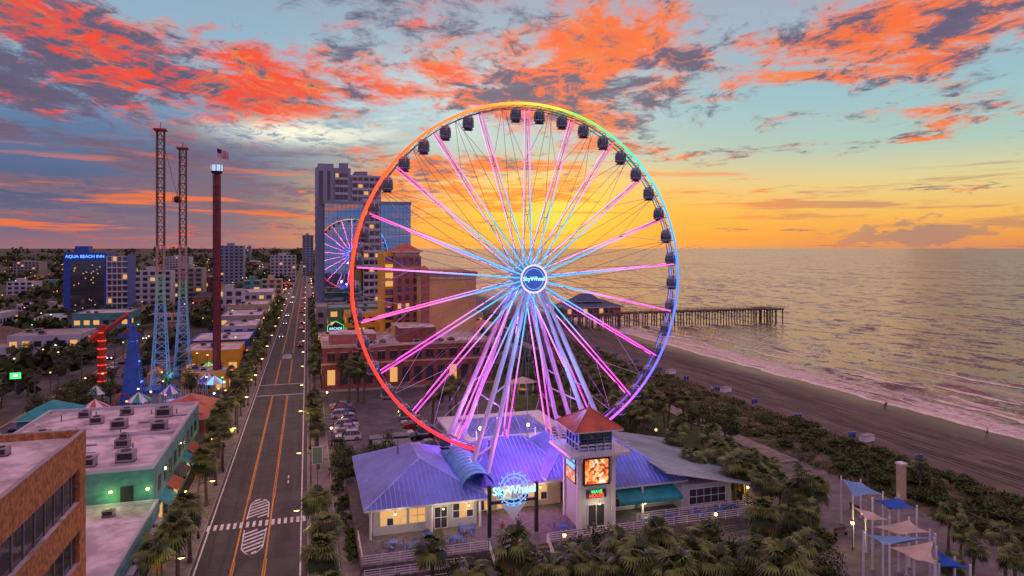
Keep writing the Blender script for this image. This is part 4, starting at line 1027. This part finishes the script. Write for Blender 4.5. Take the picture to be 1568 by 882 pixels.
def leaftree(seed,h,r,nc=16,per=85,ls=.34):
    random.seed(seed); b=MB(); b.cyl((0,0,0),(U(-.2,.2),U(-.2,.2),h*.45),.24*h/6,.16*h/6,n=7,m='bark')
    cl=[]
    for i in range(nc):
        a=R()*6.283; rr=r*math.sqrt(R())*.8; zz=h*.45+(h*.5)*U(.05,1)*(1-.35*(rr/r)**2)
        cl.append((rr*math.cos(a),rr*math.sin(a),zz,r*U(.28,.46)))
        if i<7: b.cyl((0,0,h*.38),(rr*math.cos(a)*.8,rr*math.sin(a)*.8,zz),.1*h/6,.03,n=5,m='bark',caps=False)
    for cx,cy,cz,cr in cl:
        for k in range(per):
            d=Vector((random.gauss(0,1),random.gauss(0,1),random.gauss(0,.8))); d.normalize(); q=Vector((cx,cy,cz))+d*cr*(R()**.4); s_=ls*U(.6,1.3)
            a=Vector((random.gauss(0,1),random.gauss(0,1),random.gauss(0,1))).normalized(); c2=a.cross(d).normalized() if abs(a.dot(d))<.98 else Vector((1,0,0))
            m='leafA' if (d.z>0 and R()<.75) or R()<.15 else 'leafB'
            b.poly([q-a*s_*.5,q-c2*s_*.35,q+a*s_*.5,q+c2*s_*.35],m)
    return b.mesh('tree')
trees=[leaftree(11,6,2.6),leaftree(12,7.5,3.2),leaftree(13,5,2.6)]
shrub=leaftree(14,1.7,1.3,9,60,.28)
random.seed(21)
def P_(x,y,s=None,k=None,z=0): inst(palms[k if k is not None else random.randrange(4)],'palm_tree',(x,y,z),R()*6.28,s or U(.88,1.12))
def P_px(px,py,s=1.0,z=6.2):
    x,y=S(px,py,z*s); P_(x,y,s)
for px,py in ((245,850),(272,815),(291,780),(316,708),(330,682),(340,662)): P_px(px,py,1.0)
y=126
while y<420:
    P_(-14.0+U(-.6,.6),y,U(.8,1.1)); 
    if R()<.5: P_(-16.5+U(-1.5,.5),y+3,U(.7,1.0))
    y+=U(6,9)
for px,py in ((497,848),(492,805),(491,762),(487,662),(484,633),(480,612),(508,876)): P_px(px,py,.98)
y=182
while y<430:
    P_(2.0+U(-.4,1.2),y,U(.8,1.05)); y+=U(7,11)
for px,py in ((663,858),(782,842),(880,838),(848,868),(925,868),(960,835),(985,858),(1008,828),(1040,852),(1078,805),(1068,862),(1100,872),(1170,790),(1160,845),(1235,838),(1225,868),(1195,870),(815,872),(730,878),(1030,878),(895,868)): P_px(px,py,U(.9,1.12),6)
for px,py in ((1018,628),(1045,655),(1030,668),(1062,690),(1098,695),(1085,668),(1125,712),(1140,722),(1158,716),(1172,740),(1195,728),(1205,752),(1222,742),(1235,770),(1250,752),(1118,690),(985,640),(1000,618),(970,612),(1145,700),(1180,712),(1215,775)): P_px(px,py,U(.85,1.1),6)
for px,py in ((1452,800),(1470,828),(1488,858),(1455,862),(1540,838),(1556,868),(1392,715),(1408,722),(1440,740)): P_px(px,py,U(.6,.8),5)
for px,py in ((520,560),(534,572),(548,565),(557,572),(662,604),(690,598),(698,588),(720,600),(840,602),(870,560),(852,548),(905,566),(925,590),(948,604)): P_px(px,py,U(.9,1.3),6)
for i in range(60): P_(U(50,73),U(112,300),U(.8,1.15))
for i in range(14): P_(U(44,58),U(105,140),U(.8,1.1))
def tr(x,y,s=1,name='tree'): inst(random.choice(trees),name,(x,y,0),R()*6.28,s*U(.8,1.2))
for px,py in ((905,850),(940,848),(1000,870),(1060,838),(1120,855),(1140,872),(870,878),(700,880),(1200,842),(1255,872),(1015,850),(1085,848),(965,868)): x,y=S(px,py,3); tr(x,y,.8)
for i in range(110): tr(U(50,74.5),U(106,330),.85)
for i in range(26): tr(U(-52,-18),U(150,330),.9)
for i in range(34): tr(-15.6+U(-.8,.8)-(1.2 if i%2 else 0),U(130,420),.62)
for i in range(26): tr(2.6+U(-.8,1),U(184,440),.6)
for i in range(26): tr(U(-53,-42),U(130,260),.8)
for i in range(70):
    x=random.choice((-65.5,-84,-103,-124,-146))+U(-1.2,1.2); tr(x,U(130,330),.9)
for i in range(24): tr(U(-120,-66),U(118,138),1.0)
for x,y in ((12,113),(6,115),(5,120),(5.5,110),(40,106),(45,104),(47,107),(5,104),(9,108)): tr(x,y,.75)
random.seed(5)
for i in range(70): inst(shrub,'shrub',(U(6,57),U(66,72.8),0),R()*6,U(.6,1.1))
for i in range(20): inst(shrub,'shrub',(U(3.8,5.4),U(78,110),0),R()*6,U(.4,.8))
for i in range(40): inst(shrub,'shrub',(U(58,61),U(66,112),0),R()*6,U(.7,1.3))
for i in range(110):
    x,y=U(82,97),U(48,120); inst(shrub,'shrub',(x,y,beachz(x,y)-.1),R()*6,(lambda q:(q,q,q*.65))(U(.6,1.4)))
for i in range(110):
    x,y=U(80.5,96),U(110,330); inst(shrub,'shrub',(x,y,beachz(x,y)-.1),R()*6,(lambda q:(q,q,q*.5))(U(.5,1.1)))
b=MB(); gA=mat('dune_grass_green',(.09,.125,.028),.8,var=.5,scale=.3); gB=mat('dune_grass_dry',(.19,.14,.055),.8,var=.4,scale=.3)
for i in range(18000):
    x=U(79.4,99); y=45+380*R()**1.5
    if nz(x,y,.14,2)<-.18 or (x>96 and R()<.5): continue
    z=beachz(x,y); s_=U(.35,.95); m=gA if R()<.72 else gB
    for k in range(3):
        a=R()*6.28; l=U(.3,.8)*s_; w_=.16*s_
        b.poly([(x-w_*math.sin(a),y+w_*math.cos(a),z),(x+w_*math.sin(a),y-w_*math.cos(a),z),(x+l*math.cos(a),y+l*math.sin(a),z+s_*.8)],m)
b.obj('dune_grass')
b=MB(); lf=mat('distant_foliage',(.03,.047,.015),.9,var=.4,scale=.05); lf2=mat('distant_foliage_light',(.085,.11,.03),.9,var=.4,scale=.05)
def clump(x,y,s,n=26):
    for k in range(n):
        d=Vector((random.gauss(0,1),random.gauss(0,1),abs(random.gauss(0,.9)))).normalized(); q=Vector((x,y,s*.35))+Vector((d.x*s,d.y*s,d.z*s*.9))*R()**.3
        a=Vector((random.gauss(0,1),random.gauss(0,1),random.gauss(0,1))).normalized(); c2=a.cross(d).normalized(); r_=s*.36*U(.6,1.2)
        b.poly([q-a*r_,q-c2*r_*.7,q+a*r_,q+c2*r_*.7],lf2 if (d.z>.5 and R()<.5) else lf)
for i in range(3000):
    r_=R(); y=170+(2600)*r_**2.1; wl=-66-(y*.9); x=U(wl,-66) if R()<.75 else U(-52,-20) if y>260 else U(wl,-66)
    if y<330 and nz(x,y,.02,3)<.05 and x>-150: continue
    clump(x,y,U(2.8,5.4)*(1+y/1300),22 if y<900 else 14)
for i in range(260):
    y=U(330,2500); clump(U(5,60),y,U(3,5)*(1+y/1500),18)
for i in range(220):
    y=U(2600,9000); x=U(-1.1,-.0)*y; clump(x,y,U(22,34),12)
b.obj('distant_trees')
random.seed(77)
b=MB()
for i in range(190):
    y=250+1400*R()**1.4; x=U(-70-y*.85,-68) if R()<.8 else U(-52,-20)
    if x>-54 and y<520: continue
    w_,d_,h=U(7,20),U(7,16),U(3.2,7)*(1.4 if R()<.12 else 1); m=random.choice(('whitew','cream','conc','rust','brick','teal','tan','conc'))
    b.box(x,x+w_,y,y+d_,0,h,m,'membrane' if R()<.25 else 'conc')
    if R()<.6: hip(b,x-.5,x+w_+.5,y-.5,y+d_+.5,h+.02,h+2.5,min(w_,d_)*.45,'x' if w_>d_ else 'y',random.choice(('roofred','roofgrey','dark','wood','wood')),None,.8,.15)
    k=max(1,int(w_/3)); 
    for f in range(max(1,int(h/3.2))):
        for j in range(k): b.box(x+w_*(j+.2)/k,x+w_*(j+.75)/k,y-.08,y-.02,f*3.2+.9,f*3.2+2.4,'warm' if R()<.22 else 'glassd')
b.obj('distant_houses')
# ---------------------------------------------------------------- vehicles
def carmesh(col,suv=False,name='car'):
    b=MB(); body=mat(name+'_paint',col,.25,metal=.3,var=.03); H=1.72 if suv else 1.45
    st_=[(-2.25,.35,.62,.72,.64,.60),(-2.1,.22,.80,.86,.80,.76),(-1.1,.2,.93,.9,.95,.78),(-.35,.2,.96,.9,H-.04,.66),(.2,.2,.97,.9,H,.68),(1.1 if not suv else 1.6,.2,.97,.9,H-.05,.66),(1.75 if not suv else 2.05,.2,.95,.88,1.0,.74),(2.15,.25,.88,.86,.9,.74),(2.28,.38,.66,.74,.68,.62)]
    rings=[]
    for (x,zb,zm,w,zr,wr) in st_:
        rings.append([(x,-w*.92,zb),(x,-w,.55 if zm>.55 else zm*.8),(x,-w*.98,zm),(x,-wr,zr),(x,wr,zr),(x,w*.98,zm),(x,w,.55 if zm>.55 else zm*.8),(x,w*.92,zb)])
    for i in range(len(rings)-1):
        for j in range(8):
            k=(j+1)%8; m=body
            if j in (2,4) and 2<=i<=5: m='glassd'
            if j==3 and (i==2 or i==5): m='glassd'
            if j==7: m='dark'
            b.poly([rings[i][j],rings[i+1][j],rings[i+1][k],rings[i][k]],m)
    b.poly(rings[0],body); b.poly(list(reversed(rings[-1])),body)
    for x in (-1.4,1.4):
        for s_ in (-1,1): b.cyl((x,s_*.72,.33),(x,s_*.93,.33),.33,n=14,m='black'); b.cyl((x,s_*.93,.33),(x,s_*.945,.33),.19,n=10,m='grey')
    for s_ in (-1,1):
        b.box(-2.24,-2.14,s_*.6-.16,s_*.6+.16,.6,.72,'white'); b.box(2.17,2.285,s_*.62-.12,s_*.62+.12,.66,.82,'redp'); b.box(-.75,-.55,s_*.98-.1,s_*.98+.1,.95,1.08,body)
        b.box(.28,.36,s_*.82-.05,s_*.82+.06,.97,H-.1,body)
    return b.mesh(name)
cols=[((.7,.7,.7),True),((.03,.03,.035),True),((.35,.03,.03),False),((.4,.4,.42),False),((.05,.08,.2),False),((.65,.65,.62),False)]
cars=[carmesh(c,s_,'parked_car') for c,s_ in cols]
random.seed(9)
for i,(y,c) in enumerate(((131.6,0),(134.5,3),(137.4,5),(140.3,0),(143.2,1),(149,0),(152,4),(155,2),(158,3))): inst(cars[c],'parked_car',(7.4+U(-.2,.2),y,.02),U(-.04,.04)+(math.pi if i%2 else 0),1.08)
for i in range(11):
    if R()<.8: inst(random.choice(cars),'parked_car',(20.6,119.5+i*2.9,.02),U(-.04,.04))
for i in range(90):
    x=random.choice((-72,-78,-92,-98,-112,-118,-134,-140)); y=140+random.randrange(60)*3.0
    if (-85<x<-67 and (171<y<187 or 249<y<269)) or (-105<x<-85 and 204<y<223) or (-131<x<-103 and 261<y<281): continue
    inst(random.choice(cars),'parked_car',(x,y,.02),U(-.04,.04))
for i in range(14): inst(random.choice(cars),'parked_car',(-55.2,140+i*9+U(-1,1),.02),math.pi/2)
for x,y in ((-2.6,262),(-10,290),(-2.5,318),(-2.5,345),(-10,380),(-10,340),(-3,400),(-3,430),(-9.8,470),(-9.9,520),(-3,500),(-3,560),(-61,300),(-61,250)):
    # seaward lane drives away from the drone: tail lamps towards us
    o=inst(random.choice(cars),'car',(x,y,.02),math.pi/2 if x<-5 else -math.pi/2)
    bb=MB(); k=1+y/700
    for s_ in (-1,1): bb.ball((-2.3,s_*.6,.66),.12*k,.14*k,.12*k,'whitelit',6,4); bb.ball((2.32,s_*.62,.74),.12*k,.14*k,.1*k,'redlit',6,4)
    bb.obj('headlights',o)
b=MB()
b.box(-1.8,1.8,-1,1,.15,1.7,'dark'); b.poly([(-1.8,-1,1.72),(1.8,-1,1.72),(1.8,1,2.0),(-1.8,1,2.0)],'grey'); b.box(-1.9,-1.8,-.8,.8,.9,1.1,'grey'); b.box(1.8,1.9,-.8,.8,.9,1.1,'grey')
for x in (-1.4,1.4):
    for y in (-.7,.7): b.cyl((x,y-.05,.1),(x,y+.05,.1),.1,n=8,m='black')
dm=b.mesh('dumpster')
for x,y in ((12.5,125.5),(16,126),(12.8,122)): inst(dm,'dumpster',(x,y,.01))
b=MB(); b.box(-3,3,-2,2,0,2.8,'dark'); b.box(-3.1,3.1,-2.1,2.1,2.8,2.95,'grey'); b.box(-.6,.4,-2.05,-2.01,0,2.2,'grey'); b.obj('service_shed',None,(14,117,0))
# ---------------------------------------------------------------- street lamps
b=MB(); b.cyl((0,0,.1),(0,0,6.8),.1,.06,n=7,m='dark'); b.cyl((0,0,6.7),(1.5,0,7.1),.05,n=5,m='dark'); b.box(1.2,2.0,-.16,.16,7.02,7.16,'dark'); b.cyl((0,0,0),(0,0,.6),.18,n=8,m='dark'); b.ball((1.62,0,6.98),.34,.16,.1,'warmhi',8,5)
lm=b.mesh('street_lamp')
for i,y in enumerate((70,92,118,142,166,190,214,240,268,300,335,370,410,460,520)):
    o=inst(lm,'street_lamp',(-12.9,y,.1),0); o2=inst(lm,'street_lamp',(.5,y+9,.1),math.pi)
    if i<7:
        plight('bulb',(1.4,0,6.7),(1,.58,.18),250,o); plight('bulb',(1.4,0,6.7),(1,.58,.18),250,o2)
b=MB(); b.cyl((0,0,0),(0,0,3.2),.06,n=6,m='dark'); b.ball((0,0,3.4),.2,.2,.24,'warmhi',8,6); b.cyl((0,0,3.6),(0,0,3.75),.22,.05,n=8,m='dark'); pl=b.mesh('post_lantern')
for i,(x,y) in enumerate(((-15.5,100),(-15.5,112),(-15.5,126),(-15.4,140),(-15.4,155),(-15.4,172),(4.2,128),(4.3,160),(28,72.6),(48,73),(57.6,80),(57.6,96),(61,88),(60,110),(62,66),(-24,160),(-34,172),(-20,166))):
    o=inst(pl,'post_lantern',(x,y,.0))
    if i not in (13,15,16,17): plight('bulb',(0,-.3,3.4),(1,.68,.2),150,o)
b=MB(); random.seed(31)
wl_=emis('town_lamp_warm',(1,.42,.1),3.2); ww_=emis('town_lamp_white',(1,.85,.65),3.2); gl_=emis('town_lamp_green',(.2,1,.4),2); rl_=emis('town_lamp_red',(1,.12,.06),3)
for i in range(620):
    y=150+1900*R()**1.9; x=U(-66-y*.85,-20) ; 
    if -66<x<-17 and R()<.4: x=-17.6
    h=U(4,9); r_=.2+y/3600*U(.6,1.1); m=random.choice((wl_,wl_,wl_,wl_,ww_,gl_,rl_)) if y<700 else random.choice((wl_,wl_,ww_))
    b.cyl((x,y,0),(x,y,h),.05+y/9000,n=4,m='dark',caps=False); b.ball((x,y,h),r_,r_,r_*.7,m,6,4)
for i in range(90):
    y=180+600*R(); x=random.choice((-16.9,-17.2,3.9)); h=U(2,5); r_=.16+y/3600; b.ball((x,y,h),r_,r_,r_,random.choice((wl_,wl_,ww_,gl_,rl_)),6,4)
b.obj('town_lights')
b=MB(); b.cyl((0,0,0),(0,0,11),.16,.11,n=7,m='wood'); b.box(-1.3,1.3,-.08,.08,10,10.2,'wood'); b.box(-1,1,-.08,.08,9.2,9.35,'wood')
for x in (-1.1,-.5,.5,1.1): b.cyl((x,0,10.2),(x,0,10.45),.06,n=5,m='grey')
um=b.mesh('utility_pole')
for i in range(12): inst(um,'utility_pole',(-52.8,100+i*30,0))
b=MB()
for i in range(11):
    for x in (-1.1,-.5,.5,1.1):
        prev=None
        for k in range(9):
            f=k/8; q=(-52.8+x,100+i*30+30*f,10.45-1.0*4*f*(1-f))
            if prev: b.cyl(prev,q,.025,n=3,m='dark',caps=False)
            prev=q
b.obj('overhead_wires')
def signpost(x,y,h,w_,hh,m1,m2,txt=None,name='street_sign'):
    b=MB(); b.cyl((0,0,0),(0,0,h),.07,n=6,m='grey'); b.box(-w_/2,w_/2,-.12,-.03,h-hh,h,m1); b.box(-w_/2+.06,w_/2-.06,-.14,-.121,h-hh+.06,h-.06,m2); o=b.obj(name,None,(x,y,0))
    if txt: text(txt,hh*.5,'whitelit',o,(0,-.16,h-hh/2),name='lettering',ext=.01)
x,y=S(486,694,5); signpost(x,y,6,1.5,2.6,'white','green',None,'hanging_banner_sign')
x,y=S(24,612); signpost(x,y,6.5,2.4,1.6,'dark','greenlit','W','lit_pole_sign')
# ---------------------------------------------------------------- plaza sails
PL=empty('shade_sail_canopy')
b=MB()
def C(px,py,z): x,y=S(px,py,z); return Vector((x,y,z))
def pole(v,h=.35,r=.13):
    b.cyl((v.x,v.y,0),(v.x,v.y,v.z+h),r,r*.8,n=8,m='white'); b.cyl((v.x,v.y,0),(v.x,v.y,.25),r*2,n=10,m='conc')
def sail(a,c,d,e,m,sag=.5):
    n=8
    def pt(i,j):
        s_=i/n;t_=j/n; p=(a*(1-s_)+c*s_)*(1-t_)+(e*(1-s_)+d*s_)*t_
        ctr=(a+c+d+e)/4; k=1-.18*(math.sin(math.pi*s_)*(abs(t_-.5)*2)**2+math.sin(math.pi*t_)*(abs(s_-.5)*2)**2)
        p=ctr+(p-ctr)*k; p.z-=sag*math.sin(math.pi*s_)*math.sin(math.pi*t_); return p
    for i in range(n):
        for j in range(n): b.poly([pt(i,j),pt(i+1,j),pt(i+1,j+1),pt(i,j+1)],m)
for (pts,m) in (
  (((1288,733,6),(1318,738,5),(1352,757,5.5),(1306,762,4.5)),'saill'),
  (((1336,766,5.5),(1376,762,5),(1404,778,5.5),(1362,780,4.2)),'sailb'),
  (((1306,776,5),(1336,784,4.4),(1362,797,5),(1326,796,4)),'sailw'),
  (((1336,806,5),(1392,796,5.5),(1424,815,5),(1376,820,4.2)),'sailw'),
  (((1322,818,5),(1388,822,4.4),(1432,822,6),(1352,836,4.4)),'saill'),
  (((1362,838,5),(1430,828,5.5),(1432,864,5),(1400,858,4)),'sailw'),
  (((1434,842,5.5),(1462,858,4.6),(1486,870,5),(1438,868,4)),'sailb')):
    q=[C(*p) for p in pts]; sail(*q,m)
    for v in q: pole(v)
b.obj('sails_and_masts',PL)
b=MB(); x,y=S(1380,768); b.box(x-.45,x+.45,y-.45,y+.45,0,5.3,'cream'); b.box(x-.55,x+.55,y-.55,y+.55,5.3,5.55,'white'); b.box(x-.6,x+.6,y-.6,y+.6,0,.5,'conc'); b.obj('stone_pylon')
b=MB(); rail(b,(60.3,97),(83,97),0.03,1.1,'grey',4,2); rail(b,(83.5,54),(83.5,96),.03,1.1,'grey',3,2.5); b.obj('plaza_railing')
bn=MB(); bn.box(-.9,.9,-.22,.22,.42,.48,'wood'); bn.box(-.9,.9,.2,.25,.55,.95,'wood'); 
for s_ in (-.75,.75): bn.box(s_-.04,s_+.04,-.2,.24,0,.42,'dark'); bn.box(s_-.03,s_+.03,.25,.28,.4,.95,'dark')
bnm=bn.mesh('park_bench')
for x,y,r_ in ((66,84,0),(70,88,.3),(72,76,1.6),(64,70,0),(78,82,1.5)): inst(bnm,'park_bench',(x,y,.03),r_)
bn=MB(); bn.cyl((0,0,0),(0,0,.95),.3,.33,n=12,m='bluep'); bn.cyl((0,0,.95),(0,0,1.0),.36,n=12,m='bluep'); bn.cyl((0,0,.3),(0,0,.36),.335,n=12,m='dark'); bm=bn.mesh('beach_bin')
for i in range(12):
    y=92+i*15; 
    for dx in (0,.9): x=100+dx; inst(bm,'beach_bin',(x,y,beachz(x,y)),0,1.0)
bx=MB(); bx.box(-1.3,1.3,-.7,.7,.1,1.15,'white'); bx.box(-1.35,1.35,-.75,.75,1.15,1.28,'conc'); bx.box(-1.1,-.9,-.6,.6,0,.1,'dark'); bx.box(.9,1.1,-.6,.6,0,.1,'dark'); bxm=bx.mesh('beach_rental_box')
for x,y in ((101,104),(101.5,150),(100.8,176)): inst(bxm,'beach_rental_box',(x,y,beachz(x,y)),.2)
# ---------------------------------------------------------------- people
def person(shirt,pants,stride=.22,name='person'):
    me=bpy.data.meshes.new('sk')
    J={'pel':(0,0,.95),'wai':(0,0,1.12),'che':(0,0,1.35),'nec':(0,0,1.5),'hea':(.02,0,1.64),'top':(.02,0,1.76),
       'ls':(0,.19,1.42),'le':(-.06,.25,1.14),'lh':(.08,.25,.9),'rs':(0,-.19,1.42),'re':(.0,-.25,1.14),'rh':(.14,-.25,.92),
       'lp':(0,.1,.9),'lk':(.08+stride*.3,.11,.5),'la':(stride,.11,.08),'lt':(stride+.17,.12,.04),'rp':(0,-.1,.9),'rk':(.0-stride*.2,-.11,.5),'ra':(-stride*1.1,-.11,.1),'rt':(-stride+.12,-.12,.04)}
    rad={'pel':.15,'wai':.135,'che':.155,'nec':.06,'hea':.1,'top':.075,'ls':.07,'le':.045,'lh':.035,'rs':.07,'re':.045,'rh':.035,'lp':.1,'lk':.065,'la':.045,'lt':.035,'rp':.1,'rk':.065,'ra':.045,'rt':.035}
    ks=list(J); E=[('pel','wai'),('wai','che'),('che','nec'),('nec','hea'),('hea','top'),('che','ls'),('ls','le'),('le','lh'),('che','rs'),('rs','re'),('re','rh'),('pel','lp'),('lp','lk'),('lk','la'),('la','lt'),('pel','rp'),('rp','rk'),('rk','ra'),('ra','rt')]
    me.from_pydata([J[k] for k in ks],[(ks.index(a),ks.index(c)) for a,c in E],[])
    o=bpy.data.objects.new('tmp',me); sc.collection.objects.link(o)
    o.modifiers.new('s','SKIN'); sd=o.modifiers.new('u','SUBSURF'); sd.levels=1; sd.render_levels=1
    for i,k in enumerate(ks): me.skin_vertices[0].data[i].radius=(rad[k],rad[k])
    me.skin_vertices[0].data[0].use_root=True
    dg=bpy.context.evaluated_depsgraph_get(); dg.update(); m2=bpy.data.meshes.new_from_object(o.evaluated_get(dg)); bpy.data.objects.remove(o)
    m2.materials.clear()
    for m in (mat('skin',(.4,.22,.15),.6),mat('shirt',shirt,.8),mat('trousers',pants,.8),mat('hair',(.04,.025,.015),.8)): m2.materials.append(m)
    for p in m2.polygons:
        c=p.center; i=1
        if c.z<.98: i=2
        if c.z<.12: i=3
        if c.z>1.49: i=0
        if c.z>1.7 or (c.z>1.58 and c.x<-.02): i=3
        if abs(c.y)>.2 and c.z<1.2: i=0
        p.material_index=i; p.use_smooth=True
    m2.name=name; return m2
pA=person((.5,.08,.06),(.03,.04,.1)); pB=person((.6,.6,.6),(.05,.05,.05),.12); pC=person((.05,.15,.35),(.25,.2,.14),.28)
for px,py,m,r_ in ((1355,628,pA,1.2),(1357,626,pC,1.2),(1512,668,pB,1.6),(1090,606,pB,.5),(1242,655,pC,2),(1136,640,pA,2.5)):
    x,y=S(px,py,-2.6); z=max(beachz(x,y),-3.0); x,y=S(px,py,z); inst(m,'person',(x,y,beachz(x,y)),r_,1.0)
for x,y,m,r_ in ((22.5,79,pA,1.6),(25,80.5,pB,-1.4),(60,84,pC,.5),(66,78,pB,2),(-13.5,118,pA,1.5),(33,75.9,pC,0)): inst(m,'person',(x,y,1.4 if 74<y<82 and 6<x<56 else .12),r_,1.0)
g=MB(); g.cyl((-.25,0,0),(.25,0,0),.08,.03,n=6,m='whitew'); 
for s_ in (-1,1): g.poly([(-.15,0,.03),(.12,0,.03),(.05,s_*.45,.2),(-.1,s_*.45,.2)],'greyw'); g.poly([(-.1,s_*.45,.2),(.05,s_*.45,.2),(-.12,s_*.95,.08)],'greyw')
gm=g.mesh('seagull')
for i in range(9):
    inst(gm,'seagull',(-125+i*4.5+U(-2,2),178+U(-8,8),40.5+U(-1.4,1.8)),U(0,6),1.2)
print('objects',len(bpy.data.objects))
